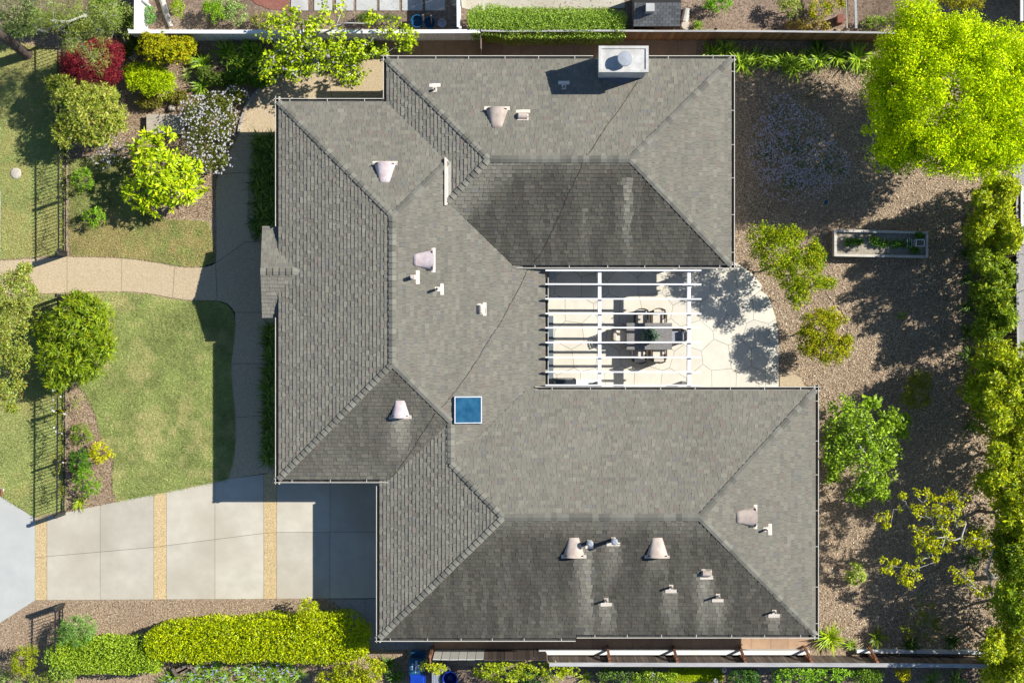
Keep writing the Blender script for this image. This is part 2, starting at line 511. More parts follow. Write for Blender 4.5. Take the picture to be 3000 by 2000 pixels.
# front walk: each poured panel is a piece
walk = structure(MB().poly_prism(pxs([(-30, 770), (0, 770), (560, 790), (640, 765), (640, 520), (710, 400), (760, 290), (850, 240), (1120, 180), (1120, 290), (830, 300), (815, 1370), (680, 1395), (684, 1130), (684, 930), (640, 878), (380, 850), (-30, 862)]), -.06, -.004 + .01).build('front_walk', M['pipe_dark']))
WALK = [
    [(-30, 766), (0, 765), (100, 758), (197, 753), (197, 858), (90, 862), (0, 866), (-30, 867)],
    [(197, 753), (280, 754), (357, 757), (357, 854), (270, 854), (197, 858)],
    [(357, 757), (400, 761), (440, 767), (480, 774), (512, 780), (506, 873), (470, 866), (430, 859), (390, 855), (357, 854)],
    [(512, 780), (540, 784), (570, 785), (600, 782), (620, 777), (632, 770), (636, 881), (590, 880), (550, 879), (506, 873)],
    [(632, 770), (720, 708), (815, 708), (815, 915), (688, 915), (680, 903), (668, 891), (655, 885), (636, 881)],
    [(632, 770), (634, 745), (634, 650), (632, 560), (635, 530), (640, 510), (815, 500), (815, 708), (720, 708)],
    [(640, 510), (648, 488), (660, 466), (680, 432), (698, 400), (815, 400), (815, 500)],
    [(698, 400), (703, 370), (717, 325), (745, 283), (775, 254), (815, 236), (835, 300), (815, 300), (815, 400)],
    [(815, 236), (850, 226), (900, 220), (960, 212), (975, 300), (835, 300)],
    [(960, 212), (1010, 192), (1060, 180), (1125, 168), (1180, 168), (1180, 300), (975, 300)],
    [(688, 915), (815, 915), (815, 1064), (677, 1065), (681, 1030), (685, 1000), (689, 960)],
    [(677, 1065), (815, 1064), (815, 1215), (689, 1222), (685, 1180), (680, 1130), (677, 1095)],
    [(689, 1222), (815, 1215), (815, 1384), (775, 1386), (665, 1404), (672, 1390), (680, 1362), (686, 1330), (690, 1290)],
]
for p in WALK: slab('walk_panel', p, .0, .03, M['aggregate'], walk, .007)
# stone edging along the curved bed at the top of the walk
edge = []
for a, b in zip([(700, 392), (706, 362), (719, 320), (747, 278), (777, 249), (817, 231), (852, 221), (902, 215), (962, 206), (1012, 186), (1062, 174)],
                [(706, 362), (719, 320), (747, 278), (777, 249), (817, 231), (852, 221), (902, 215), (962, 206), (1012, 186), (1062, 174), (1122, 166)]):
    edge.append((a, b))
bed_edge = tag(thing('bed_edging', 'pale stone edging curving along the planting bed beside the front walk', 'edging', P(850, 220)))
for a, b in edge:
    A = P(*a); B = P(*b)
    MB().bar(A + Vector((0, .03, .05)) , B - (B - A).normalized() * .02 + Vector((0, .03, .05)), .11, .1).build('edging_stone', M['bed_edge'], bed_edge)
# planting beds against the house
for nm, pts in (('planting_bed', [(808, 398), (775, 404), (748, 440), (733, 500), (727, 570), (724, 640), (732, 690), (748, 712), (830, 712), (830, 398)]),
                ('planting_bed', [(808, 940), (782, 950), (772, 1000), (768, 1100), (768, 1250), (775, 1330), (792, 1375), (830, 1380), (830, 940)])):
    structure(MB().poly_prism(pxs(pts), -.05, .036).build(nm, M['mulch']))

# driveway
drive = structure(MB().poly_prism(pxs([(105, 1520), (672, 1405), (815, 1384), (1150, 1384), (1150, 1885), (1095, 1885), (965, 1750), (105, 1755)]), -.06, .004).build('driveway', M['pipe_dark']))
def ytop(x):
    xs = [103, 138, 294, 451, 488, 630, 672, 773, 811, 967, 1150]; ys = [1518, 1511, 1479, 1447, 1440, 1411, 1402, 1388, 1380, 1375, 1375]
    return float(np.interp(x, xs, ys))
def ymid(x):
    xs = [103, 451, 488, 773, 811, 1150]; ys = [1632, 1602, 1597, 1561, 1558, 1558]
    return float(np.interp(x, xs, ys))
def ybot(x): return 1757 - (x - 103) * 5 / 865
bands = [(103, 138, 1), (138, 294, 0), (294, 451, 0), (451, 488, 1), (488, 630, 0), (630, 773, 0), (773, 811, 1), (811, 967, 0), (967, 1160, 0)]
for x0, x1, ag in bands:
    mt = M['aggregate_gold'] if ag else M['concrete']
    top = [(x0, ytop(x0))] + ([(672, 1402)] if x0 < 672 < x1 else []) + [(x1, ytop(x1))]
    slab('driveway_panel', top + [(x1, ymid(x1)), (x0, ymid(x0))], 0, .03, mt, drive, .006)
    slab('driveway_panel', [(x0, ymid(x0)), (x1, ymid(x1)), (x1, ybot(x1)), (x0, ybot(x0))], 0, .03, mt, drive, .006)
slab('driveway_panel', [(967, 1753), (1070, 1753), (1070, 1875), (1058, 1852), (1020, 1802)], 0, .03, M['aggregate_grey'], drive, .006)
slab('driveway_panel', [(1070, 1753), (1160, 1753), (1160, 1902), (1090, 1902), (1070, 1875)], 0, .03, M['aggregate_grey'], drive, .006)
slab('driveway_panel', [(1160, 1870), (1268, 1870), (1268, 1902), (1160, 1902)], 0, .03, M['aggregate_grey'], drive, .006)
structure(slab('street_apron', [(-60, 1418), (0, 1453), (103, 1517), (103, 1757), (0, 1823), (-60, 1861)], -.05, .026, M['apron']))
structure(slab('pavement', [(-40, 560), (3, 560), (2, 640), (1, 757), (-40, 757)], -.05, .03, M['apron']))

# patio: scored polygons, each a piece
patio = structure(MB().poly_prism(pxs([(1540, 760), (2150, 772), (2225, 838), (2270, 930), (2276, 1000), (2276, 1160), (1540, 1160)]), -.06, .012).build('patio', M['pipe_dark']))
PAT = pxs([(1535, 755), (2120, 755), (2160, 772), (2200, 798), (2230, 832), (2254, 876), (2271, 925), (2279, 970), (2281, 1010), (2281, 1165), (1535, 1165)])
if area2(PAT) < 0: PAT = PAT[::-1]
rs = random.Random(5)
seeds = []
for j in range(-1, 7):
    for i in range(-1, 11):
        sx = 1545 + (i + .5 * (j % 2)) * 78 + rs.uniform(-17, 17); sy = 765 + j * 70 + rs.uniform(-14, 14)
        seeds.append(tuple(P(sx, sy)[:2]))
for s_ in seeds:
    poly = list(PAT)
    for t_ in seeds:
        if t_ is s_: continue
        d = (t_[0] - s_[0], t_[1] - s_[1])
        if d[0] ** 2 + d[1] ** 2 > 9: continue
        poly = clip_half(poly, ((s_[0] + t_[0]) / 2, (s_[1] + t_[1]) / 2), d)
        if len(poly) < 3: break
    if len(poly) >= 3 and abs(area2(poly)) > .03:
        q = inset(poly, .0055)
        MB().poly_prism(q, 0, .03).build('patio_panel', M['patio'], patio)
structure(slab('patio_landing', [(2284, 1090), (2310, 1089), (2332, 1096), (2348, 1112), (2356, 1128), (2360, 1160), (2284, 1160)], -.05, .028, M['aggregate']))

# side paths
npath = structure(MB().poly_prism(pxs([(1185, 122), (2035, 122), (2035, 215), (1185, 215)]), -.05, .006).build('north_side_path', M['pipe_dark']))
xs = [1180, 1238, 1302, 1365, 1412, 1470, 1527, 1622, 1680, 1738, 1782, 1860, 1905, 1985, 2040]
for a, b in zip(xs[:-1], xs[1:]): slab('path_panel', [(a, 119), (b, 119), (b, 220), (a, 220)], 0, .026, M['side_path'], npath, .004)
spath = structure(MB().poly_prism(pxs([(1275, 1860), (2360, 1860), (2360, 1894), (1275, 1894)]), -.05, .006).build('south_side_path', M['pipe_dark']))
xs = list(range(1272, 2300, 58)) + [2308, 2366]
for a, b in zip(xs[:-1], xs[1:]): slab('path_panel', [(a, 1850), (b, 1850), (b, 1899), (a, 1899)], 0, .026, M['side_path'], spath, .004)

# the neighbours' paving
pav = structure(MB().poly_prism(pxs([(850, -60), (1318, -60), (1318, 34), (850, 34)]), -.04, .01).build('neighbour_terrace', M['soil']))
for a, b in ((853, 903), (921, 973), (985, 1036), (1044, 1104), (1112, 1170), (1178, 1238), (1246, 1304)):
    slab('paving_stone', [(a, -50), (b, -50), (b, 32), (a, 32)], 0, .04, M['paver'], pav, .0)
structure(slab('terracotta_terrace', [(700, -60), (846, -60), (846, 30), (790, 28), (750, 12), (720, -15)], -.04, .03, M['terracotta']))
structure(slab('paved_yard', [(1325, -60), (1560, -60), (1830, -60), (1830, 24), (1380, 30), (1325, 18)], -.04, .02, M['concrete']))
rpath = structure(MB().poly_prism(pxs([(2962, 520), (3050, 520), (3050, 1120), (2962, 1120)]), -.04, .008).build('eastern_neighbour_path', M['pipe_dark']))
for a, b in ((480, 620), (620, 745), (745, 940), (940, 1080)):
    slab('path_panel', [(2966, a), (3050, a), (3050, b), (2966, b)], 0, .03, M['aggregate_grey'], rpath, .006)
# ================================================================== THE HOUSE
house = thing('house', 'single storey house with grey shingled hip roof and cream gutters', 'house', E(1500, 1000, 0))
K = 1 / 4 / PPE                     # roof pitch 3:12, metres per eaves pixel
ZS = EZ - 39 * K                    # eaves of the garage wing
XR = 2040
planes = {                           # z as a function of eaves pixels
    'mainW': lambda x, y: EZ + (x - 809) * K,
    'mainN': lambda x, y: EZ + (y - 291) * K,
    'northW': lambda x, y: EZ + (x - 1125) * K,
    'northN': lambda x, y: EZ + (y - 166) * K,
    'northE': lambda x, y: EZ + (2150 - x) * K,
    'northS': lambda x, y: EZ + (784 - y) * K,
    'mainE': lambda x, y: EZ + (1503 - x) * K,
    'mainS': lambda x, y: EZ + (1411 - y) * K,
    'garageW': lambda x, y: ZS + (x - 1104) * K,
    'southN': lambda x, y: ZS + (y - 1135) * K,
    'southE': lambda x, y: ZS + (2398 - x) * K * 371 / (2398 - XR),
    'southS': lambda x, y: ZS + (1877 - y) * K,
    'porchN': lambda x, y: EZ - 64 * K + (y - 663) * K,
    'porchS': lambda x, y: EZ - 64 * K + (930 - y) * K,
}
faces = {
    'mainW': [(809, 291), (809, 1411), (1156, 1064), (1156, 638)],
    'mainN': [(809, 291), (1156, 638), (1314, 480), (1125, 291)],
    'northW': [(1125, 166), (1125, 291), (1314, 480), (1314, 595), (1434, 475)],
    'northN': [(1125, 166), (1434, 475), (1841, 475), (2150, 166)],
    'northE': [(2150, 166), (1841, 475), (2150, 784)],
    'northS': [(2150, 784), (1841, 475), (1434, 475), (1314, 595), (1503, 784)],
    'mainE': [(1156, 638), (1156, 1064), (1323, 1231), (1323, 1354), (1542, 1135), (1605, 1135), (1605, 784), (1503, 784), (1314, 595), (1314, 480)],
    'mainS': [(809, 1411), (1143, 1411), (1323, 1231), (1156, 1064)],
    'garageW': [(1104, 1411), (1104, 1877), (1475, 1506), (1323, 1354), (1323, 1231), (1143, 1411)],
    'southN': [(1323, 1354), (1475, 1506), (XR, 1506), (2398, 1135), (1542, 1135)],
    'southE': [(2398, 1135), (XR, 1506), (2398, 1867)],
    'southS': [(1104, 1877), (1687, 1877), (1687, 1867), (2398, 1867), (XR, 1506), (1475, 1506)],
    'porchN': [(766, 663), (809, 663), (809, 727), (878, 796), (766, 796)],
    'porchS': [(766, 796), (878, 796), (809, 865), (809, 930), (766, 930)],
}
EAVE = {809: 817, 291: 299, 1411: 1403, 1125: 1133, 166: 174, 2150: 2142, 784: 776, 1605: 1597, 1135: 1143, 1104: 1112, 2398: 2390, 1867: 1859, 1877: 1869}     # shingle edge inside the gutter
faces = {k: [(EAVE.get(x, x), EAVE.get(y, y)) for x, y in v] for k, v in faces.items()}
downhill = {'mainW': (-1, 0), 'mainN': (0, 1), 'northW': (-1, 0), 'northN': (0, 1), 'northE': (1, 0), 'northS': (0, -1), 'mainE': (1, 0), 'mainS': (0, -1),
            'garageW': (-1, 0), 'southN': (0, 1), 'southE': (1, 0), 'southS': (0, -1), 'porchN': (0, 1), 'porchS': (0, -1)}    # world xy
def RP(name, x, y, dz=0.0):
    v = E(x, y); v.z = planes[name](x, y) + dz
    return v
def face_at(xe, ye):
    for nm in ('porchN', 'porchS'):
        if in_poly(xe, ye, faces[nm]): return nm
    for nm, pl in faces.items():
        if in_poly(xe, ye, pl): return nm
    return None
def to_e(px, py, z):
    s = (CAM_H - z) / (CAM_H - EZ)
    return 1500 + (px - 1500) * s, 1000 + (py - 1000) * s
def roof_pt(px, py, name=None, dz=0.0):
    """point of the roof seen at a photo pixel"""
    z = 3.0; nm = name
    for _ in range(6):
        xe, ye = to_e(px, py, z)
        if name is None:
            f = face_at(xe, ye)
            nm = f or nm or 'mainE'
        z = planes[nm](xe, ye)
    xe, ye = to_e(px, py, z)
    v = E(xe, ye); v.z = z + dz
    return v, nm

# roof deck
rb = MB()
for nm, pl in faces.items():
    pts = [RP(nm, x, y) for x, y in pl]
    if area2([(p.x, p.y) for p in pts]) < 0: pts = pts[::-1]
    tri = tessellate_polygon([pts])
    b = len(rb.v)
    for p in pts: rb.v.append((p.x, p.y, p.z - .004))
    for p in pts: rb.v.append((p.x, p.y, p.z - .10))
    n = len(pts)
    for t in tri:
        a = [pts[i] for i in t]
        if (a[1] - a[0]).cross(a[2] - a[0]).z < 0: t = t[::-1]
        rb.f.append(tuple(b + i for i in t)); rb.f.append(tuple(b + n + i for i in t[::-1]))
    for i in range(n):
        j = (i + 1) % n
        rb.f.append((b + i, b + n + i, b + n + j, b + j))
roof = rb.build('roof', M['sheath'], house)

# ---- shingles: one raised tab each, coursed up every slope
# bleached streaks below the metal vents: (x, y of the vent, half width, length, strength) in photo pixels
streaks = [(1172, 1225, 30, 130, .9), (1712, 1600, 22, 270, .8), (1722, 1640, 14, 260, .95), (1795, 1602, 24, 120, .6), (1776, 1772, 22, 90, .7), (1966, 1735, 22, 110, .55), (2062, 1690, 24, 190, .8), (2104, 1760, 20, 110, .7),
           (2268, 1805, 20, 60, .7), (1838, 520, 12, 270, .8), (1925, 1632, 26, 60, .4), (1710, 620, 7, 160, .35)]
PAL = np.array([(.212, .200, .157), (.200, .189, .150), (.226, .213, .166), (.184, .174, .141), (.212, .182, .148), (.188, .182, .160), (.240, .226, .177)])
PW = np.array([.32, .26, .15, .12, .06, .03, .06])
rsh = np.random.default_rng(11)
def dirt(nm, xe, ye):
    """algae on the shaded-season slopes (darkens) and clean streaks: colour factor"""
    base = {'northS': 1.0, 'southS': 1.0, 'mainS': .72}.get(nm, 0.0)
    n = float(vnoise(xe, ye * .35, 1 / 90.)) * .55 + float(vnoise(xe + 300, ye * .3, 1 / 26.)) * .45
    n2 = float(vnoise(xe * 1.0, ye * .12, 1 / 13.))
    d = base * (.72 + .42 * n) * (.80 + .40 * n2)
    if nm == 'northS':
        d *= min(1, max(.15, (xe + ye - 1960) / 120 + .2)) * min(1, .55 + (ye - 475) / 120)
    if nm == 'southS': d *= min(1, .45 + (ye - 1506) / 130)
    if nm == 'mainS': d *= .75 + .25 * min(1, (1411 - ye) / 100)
    w = 0
    for sx, sy, hw, ln, st in streaks:
        z = planes[nm](xe, ye); q = (CAM_H - EZ) / (CAM_H - z)
        px = 1500 + (xe - 1500) * q; py = 1000 + (ye - 1000) * q
        if base and py > sy - 6 and py < sy + ln and abs(px - sx) < hw * 1.6:
            w = max(w, st * (1 - (py - sy) / ln) ** .6 * max(0, 1 - (abs(px - sx) / (hw * 1.4)) ** 2))
    d *= 1 - min(1, w * 1.2) * .95
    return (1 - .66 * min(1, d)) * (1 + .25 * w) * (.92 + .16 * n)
tabs = []       # (verts list, colour, full?)
EXPO = .1435
for nm, pl in faces.items():
    dn = Vector((*downhill[nm], 0))
    pts = [RP(nm, x, y) for x, y in pl]
    ctr = sum(pts, Vector()) / len(pts)
    p0, p1, p2 = pts[0], pts[1], pts[2]
    # slope frame
    slope = 1 / 4 * (371 / (2398 - XR) if nm == 'southE' else 1)
    cs = 1 / math.sqrt(1 + slope * slope)
    up = Vector((-dn.x * cs, -dn.y * cs, slope * cs))
    u = up.cross(Vector((0, 0, 1))); u.z = 0; u.normalize()
    nrm = u.cross(up)
    if nrm.z < 0: u = -u; nrm = u.cross(up)
    org = min(pts, key=lambda p: p.z)
    loc = [((p - org).dot(u), (p - org).dot(up)) for p in pts]
    tris = []
    for t in tessellate_polygon([[Vector((a, b, 0)) for a, b in loc]]):
        q = [loc[i] for i in t]
        if area2(q) < 0: q = q[::-1]
        tris.append(q)
    conv = None
    umin = min(a for a, b in loc); umax = max(a for a, b in loc); vmax = max(b for a, b in loc)
    k = 0
    v = 0.0
    while v < vmax:
        uu = umin - rsh.uniform(0, .3)
        thick = True
        while uu < umax:
            w = rsh.uniform(.10, .27)
            v0, v1 = v - (.0 if k else .02), v + EXPO
            rect = [(uu + .003, v0), (uu + w - .003, v0), (uu + w - .003, v1), (uu + .003, v1)]
            t0 = rsh.uniform(.024, .031) if thick else rsh.uniform(.010, .016)
            lightn = 1.03 if thick else .95
            thick = rsh.random() < .5 if thick else True
            cx, cy = uu + w / 2, v + EXPO / 2
            wp = org + u * cx + up * cy
            xe, ye = 1500 + wp.x * PPE, 1000 - wp.y * PPE
            colr = None
            for tr in tris:
                if max(a for a, b in tr) < rect[0][0] or min(a for a, b in tr) > rect[1][0] or max(b for a, b in tr) < v0 or min(b for a, b in tr) > v1: continue
                q = clip_convex(rect, tr)
                if len(q) < 3: continue
                ar = abs(area2(q))
                if ar < .0012: continue
                if colr is None:
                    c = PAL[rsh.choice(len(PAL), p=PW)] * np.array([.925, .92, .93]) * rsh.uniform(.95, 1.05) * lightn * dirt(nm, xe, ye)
                    colr = tuple(c)
                top = []
                for a, b in q:
                    h = .003 + t0 * (1 - (b - v0) / (v1 - v0))
                    top.append(org + u * a + up * b + nrm * h)
                bot = [org + u * a + up * b - nrm * .003 for a, b in q]
                full = len(q) == 4 and abs(ar - (w - .006) * (v1 - v0)) < 1e-4
                tabs.append((top, bot, colr, ar if full else 0))
            uu += w
        v += EXPO; k += 1
order = sorted(range(len(tabs)), key=lambda i: -tabs[i][3])
single = set(order[:300])
def add_tab(b, t):
    top, bot, c, _ = t
    n = len(top); s0 = len(b.v)
    for p in top: b.v.append(tuple(p))
    for p in bot: b.v.append(tuple(p))
    b.f.append(tuple(s0 + i for i in range(n))); b.c.append(c)
    for i in range(n):
        j = (i + 1) % n
        b.f.append((s0 + i, s0 + n + i, s0 + n + j, s0 + j)); b.c.append(c)
fb = MB()
for i, t in enumerate(tabs):
    if i in single:
        b = MB(); add_tab(b, t); b.build('shingle', M['shingle'], roof)
    else:
        add_tab(fb, t)
fb.build('shingle_field', M['shingle'], roof, kind='stuff')
print('shingle tabs', len(tabs))

# ---- hip and ridge caps
def cap_mesh(name, half, drop, L):
    b = MB()
    for (y, h) in ((0, .062), (L, .016)):
        b.v += [(-half, y, h - drop), (0, y, h), (half, y, h - drop)]
    b.v += [(-half, 0, -drop - .004), (0, 0, .0), (half, 0, -drop - .004)]
    b.f += [(0, 1, 4, 3), (1, 2, 5, 4), (6, 7, 1, 0), (7, 8, 2, 1), (0, 3, 6), (2, 8, 5)]
    me = bpy.data.meshes.new(name); me.from_pydata(b.v, [], b.f); me.materials.append(M['ridge_cap']); return me
SP = .215
hipcap = cap_mesh('hip_cap', .115, .028, .27)
ridgecap = cap_mesh('ridge_cap', .135, .045, .27)
def caps(a, b, me):
    """caps from low end a to high end b"""
    d = (b - a); L = d.length; d.normalize()
    x = d.cross(Vector((0, 0, 1))).normalized()
    z = x.cross(d)
    R = Matrix((x, d, z)).transposed()
    n = int(L / SP)
    for i in range(n):
        p = a + d * (L * i / n)
        jit = Matrix.Rotation(random.uniform(-.04, .04), 3, 'Z')
        shared('ridge_cap', me, roof, p + z * .012, R @ jit)
lines = [('mainW', (809, 291), (1156, 638)), ('mainW', (809, 1411), (1156, 1064)), ('mainE', (1314, 480), (1156, 638)), ('mainE', (1323, 1231), (1156, 1064)),
         ('northW', (1125, 166), (1434, 475)), ('northW', (1314, 595), (1434, 475)), ('northE', (2150, 166), (1841, 475)), ('northE', (2150, 784), (1841, 475)),
         ('garageW', (1104, 1877), (1475, 1506)), ('garageW', (1323, 1354), (1475, 1506)), ('southE', (2398, 1135), (XR, 1506)), ('southE', (2398, 1867), (XR, 1506))]
for nm, a, b in lines:
    a = (EAVE.get(a[0], a[0]), EAVE.get(a[1], a[1]))
    caps(RP(nm, *a), RP(nm, *b), hipcap)
for nm, a, b in (('mainW', (1156, 1064), (1156, 638)), ('northN', (1841, 475), (1434, 475)), ('southN', (XR, 1506), (1475, 1506)), ('garageW', (1323, 1354), (1323, 1231)), ('porchN', (766, 796), (878, 796))):
    caps(RP(nm, *a), RP(nm, *b), ridgecap)

# ---- gutters with hangers, fascia behind
def gutter(a, b, out, z0, hang=True):
    """a, b eaves pixels; out = outward world direction"""
    o = Vector((*out, 0)); W = .105
    A = E(*a) - o * 8 / PPE; B = E(*b) - o * 8 / PPE; z0 += 8 * K
    d = (B - A).normalized()
    zt = z0 + .0
    g = MB()
    def seg(off, w, z, h):
        g.bar(A + o * off + Vector((0, 0, z)), B + o * off + Vector((0, 0, z)), w, h)
    seg(W + .018, .024, zt - .006, .012)       # lip
    seg(W + .022, .012, zt - .065, .105)       # outer face
    seg(.006, .012, zt - .08, .12)             # back / fascia face
    gt = g.build('gutter', M['cream'], house)
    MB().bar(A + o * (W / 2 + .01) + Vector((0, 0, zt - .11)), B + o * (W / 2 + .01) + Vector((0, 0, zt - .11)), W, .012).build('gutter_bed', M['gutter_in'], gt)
    if hang:
        L = (B - A).length; n = max(1, round(L / 1.33))
        for i in range(n):
            p = A + d * (L * (i + .5) / n + random.uniform(-.1, .1))
            MB().bar(p + o * -.03 + Vector((0, 0, zt + .004)), p + o * (W + .02) + Vector((0, 0, zt + .004)), .02, .008).build('hanger', M['cream'], gt)
    # fascia
    MB().bar(A - o * .02 + Vector((0, 0, z0 - .13)), B - o * .02 + Vector((0, 0, z0 - .13)), .03, .2).build('fascia', M['cream'], house)
gutter((809, 283), (809, 663), (-1, 0), EZ, False)
gutter((809, 930), (809, 1418), (-1, 0), EZ, False)
gutter((803, 291), (1125, 291), (0, 1), EZ)
gutter((1125, 160), (1125, 291), (-1, 0), EZ, False)
gutter((1118, 166), (1738, 166), (0, 1), EZ)
gutter((1901, 166), (2157, 166), (0, 1), EZ)
gutter((2150, 166), (2150, 784), (1, 0), EZ)
gutter((2156, 784), (1512, 784), (0, -1), EZ)
gutter((1605, 812), (1605, 1130), (1, 0), EZ - 102 * K)
gutter((1568, 1135), (2405, 1135), (0, 1), ZS)
gutter((2398, 1128), (2398, 1874), (1, 0), ZS)
gutter((1690, 1867), (2398, 1867), (0, -1), ZS + 10 * K)
gutter((1098, 1877), (1687, 1877), (0, -1), ZS)
gutter((1104, 1424), (1104, 1883), (-1, 0), ZS, False)
gutter((803, 1411), (1138, 1411), (0, -1), EZ)
for a, b, z in (((766, 663), (809, 663), EZ - 64 * K), ((766, 930), (809, 930), EZ - 64 * K)):
    MB().bar(E(*a, z - .09), E(*b, z - .09), .03, .17).build('fascia', M['cream'], house)
bg_ = MB()
for s_ in ((663, EZ - 64 * K), (930, EZ - 64 * K)):
    bg_.bar(E(767, s_[0], s_[1] - .08), E(767, 796, EZ + 69 * K - .08), .03, .16)
bg_.build('bargeboard', M['cream'], house)

# ---- walls, doors, windows under the eaves
W_OUT = [(854, 336), (1170, 336), (1170, 211), (2105, 211), (2105, 739), (1560, 739), (1560, 1180), (2353, 1180), (2353, 1822), (1150, 1822), (1150, 1366), (854, 1366)]
MB().poly_prism([tuple(E(x, y)[:2]) for x, y in W_OUT], .0, 2.26).build('wall', M['stucco'], house)
gd = MB().box(E(1148, 1640, 1.1), (.08, 4.2, 2.15)).build('garage_door', M['cream'], house)
for i in range(4):
    MB().box(E(1145, 1640, .3 + i * .53), (.06, 4.0, .46)).build('door_panel', M['white'], gd)
def window(x, y, horiz, w, h, z):
    """horiz: wall runs along world x"""
    sz = (w, .1, h) if horiz else (.1, w, h)
    f = MB().box(E(x, y, z), sz).build('window', M['white'], house)
    sz2 = (w - .14, .13, h - .14) if horiz else (.13, w - .14, h - .14)
    MB().box(E(x, y, z), sz2).build('pane', M['glass'], f)
for y in (450, 570, 1040, 1200): window(854, y, False, 1.3, 1.2, 1.4)
for x in (1300, 1450, 1650, 2000): window(x, 211, True, 1.2, 1.1, 1.5)
for y in (300, 600): window(2105, y, False, 1.6, 1.2, 1.4)
for y in (1300, 1650): window(2353, y, False, 1.6, 1.2, 1.4)
for x in (1350, 1600, 1850, 2200): window(x, 1822, True, 1.0, .9, 1.6)
for y in (860, 1020): window(1560, y, False, 1.8, 2.05, 1.05)
for x in (1750, 1950): window(x, 739, True, 1.6, 1.2, 1.4)
for x in (1750, 2050): window(x, 1180, True, 1.6, 1.2, 1.4)
dr = MB().box(E(853, 796, 1.04), (.08, 1.0, 2.05)).build('front_door', M['wood_red'], house)
MB().box(E(848, 801, 1.0), (.05, .05, .16)).build('handle', M['steel'], dr)
for y in (675, 918): MB().box(E(778, y, 1.14), (.14, .14, 2.2)).build('porch_post', M['white'], house)

# ---- slope frames for roof fittings
def frame(nm):
    dn = Vector((*downhill[nm], 0))
    sl = 1 / 4 * (371 / (2398 - XR) if nm == 'southE' else 1)
    cs = 1 / math.sqrt(1 + sl * sl)
    d = Vector((dn.x * cs, dn.y * cs, -sl * cs))
    n = Vector((dn.x * sl * cs, dn.y * sl * cs, cs))
    c = n.cross(d)
    return c, d, n
def local(nm, p0, fn):
    """Matrix taking local (c, d, n) to world"""
    c, d, n = frame(nm)
    return lambda a, b, h: p0 + c * a + d * b + n * h
def plate(bld, F, a0, a1, b0, b1, h0, h1):
    s = len(bld.v)
    for h in (h0, h1):
        for a, b in ((a0, b0), (a1, b0), (a1, b1), (a0, b1)): bld.v.append(tuple(F(a, b, h)))
    for f in ((0, 1, 2, 3), (4, 7, 6, 5), (0, 4, 5, 1), (1, 5, 6, 2), (2, 6, 7, 3), (3, 7, 4, 0)): bld.f.append(tuple(s + i for i in f[::-1]))

def dormer_vent(px, py, nm, wide, narrow, length, mat):
    """px, py = middle of the wide (downhill) edge; sizes in photo pixels"""
    p0, nm = roof_pt(px, py, nm)
    F = local(nm, p0, None)
    q = PPE * 1.005
    w0, w1, ln = wide / q, narrow / q, length / q
    b = MB(); rings = []
    for t in np.linspace(0, 1, 7):
        w = w0 + (w1 - w0) * t; h = .30 * (1 - t) ** 1.1 + .05
        r = []
        for k in range(11):
            an = math.pi * k / 10
            r.append(len(b.v)); b.v.append(tuple(F(-math.cos(an) * w / 2, -ln * t, max(0.012, math.sin(an) ** .8 * h))))
        rings.append(r)
    for i in range(6):
        for k in range(10):
            b.f.append((rings[i][k], rings[i][k + 1], rings[i + 1][k + 1], rings[i + 1][k]))
    b.f.append(tuple(rings[6]))
    v = b.build('roof_vent', mat, house, smooth=True)
    fl = MB()
    plate(fl, F, -w0 / 2 - .07, w0 / 2 + .07, -.02, .12, .012, .026)
    fl.build('flashing', M['flash'], v)
    gr = MB()
    plate(gr, F, -w0 / 2 + .05, w0 / 2 - .05, -.06, -.04, .02, .26)
    gr.build('louvre', M['pipe_dark'], v)
    return v
dormer_vent(1456, 322, 'northN', 64, 28, 56, M['vent'])
dormer_vent(1128, 482, 'mainN', 62, 28, 56, M['vent_pink'])
dormer_vent(1266, 762, 'mainE', 60, 32, 56, M['vent_pink'])
dormer_vent(1173, 1217, 'mainS', 54, 26, 46, M['vent_pink'])
dormer_vent(2209, 1513, 'southE', 60, 32, 56, M['vent'])
dormer_vent(1681, 1625, 'southS', 62, 28, 54, M['vent'])
dormer_vent(1925, 1625, 'southS', 62, 28, 54, M['vent'])

def pipe_vent(px, py, nm, h, r, flash_w=.42, capd=False, dark=True):
    """vertical pipe with a T-shaped flashing on its downhill side"""
    p0, nm = roof_pt(px, py, nm)
    F = local(nm, p0, None)
    b = MB().tube([p0 - Vector((0, 0, .02)), p0 + Vector((0, 0, h))], r, 12)
    v = b.build('pipe_vent', M['vent'], house, smooth=False)
    if capd:
        MB().lathe(p0 + Vector((0, 0, h)), [(r * 1.05, 0), (r * 1.7, .02), (r * 1.7, .09), (r * .9, .15)], 14).build('vent_cap', M['galv'], v, smooth=False)
    elif dark:
        MB().tube([p0 + Vector((0, 0, h - .01)), p0 + Vector((0, 0, h + .004))], r * .72, 12).build('pipe_bore', M['pipe_dark'], v)
    fl = MB()
    plate(fl, F, -flash_w / 2, flash_w / 2, .10, .24, .016, .028)
    plate(fl, F, -.08, .08, -.1, .099, .013, .025)
    fl.build('flashing', M['flash'], v)
    return v
pipe_vent(1274, 263, 'northN', .22, .045)
pipe_vent(1652, 256, 'northN', .22, .045)
pipe_vent(1210, 812, 'mainE', .38, .075, .5, False, False)
pipe_vent(1281, 847, 'mainE', .42, .05)
pipe_vent(2243, 1550, 'southE', .34, .045)
pipe_vent(1727, 1588, 'southS', .34, .075, .3, True)
pipe_vent(1797, 1580, 'southS', .62, .075, .5, True)
pipe_vent(1776, 1757, 'southS', .36, .042)
pipe_vent(1966, 1718, 'southS', .36, .042)
pipe_vent(2103, 1745, 'southS', .42, .045)
pipe_vent(2268, 1790, 'southS', .36, .042)

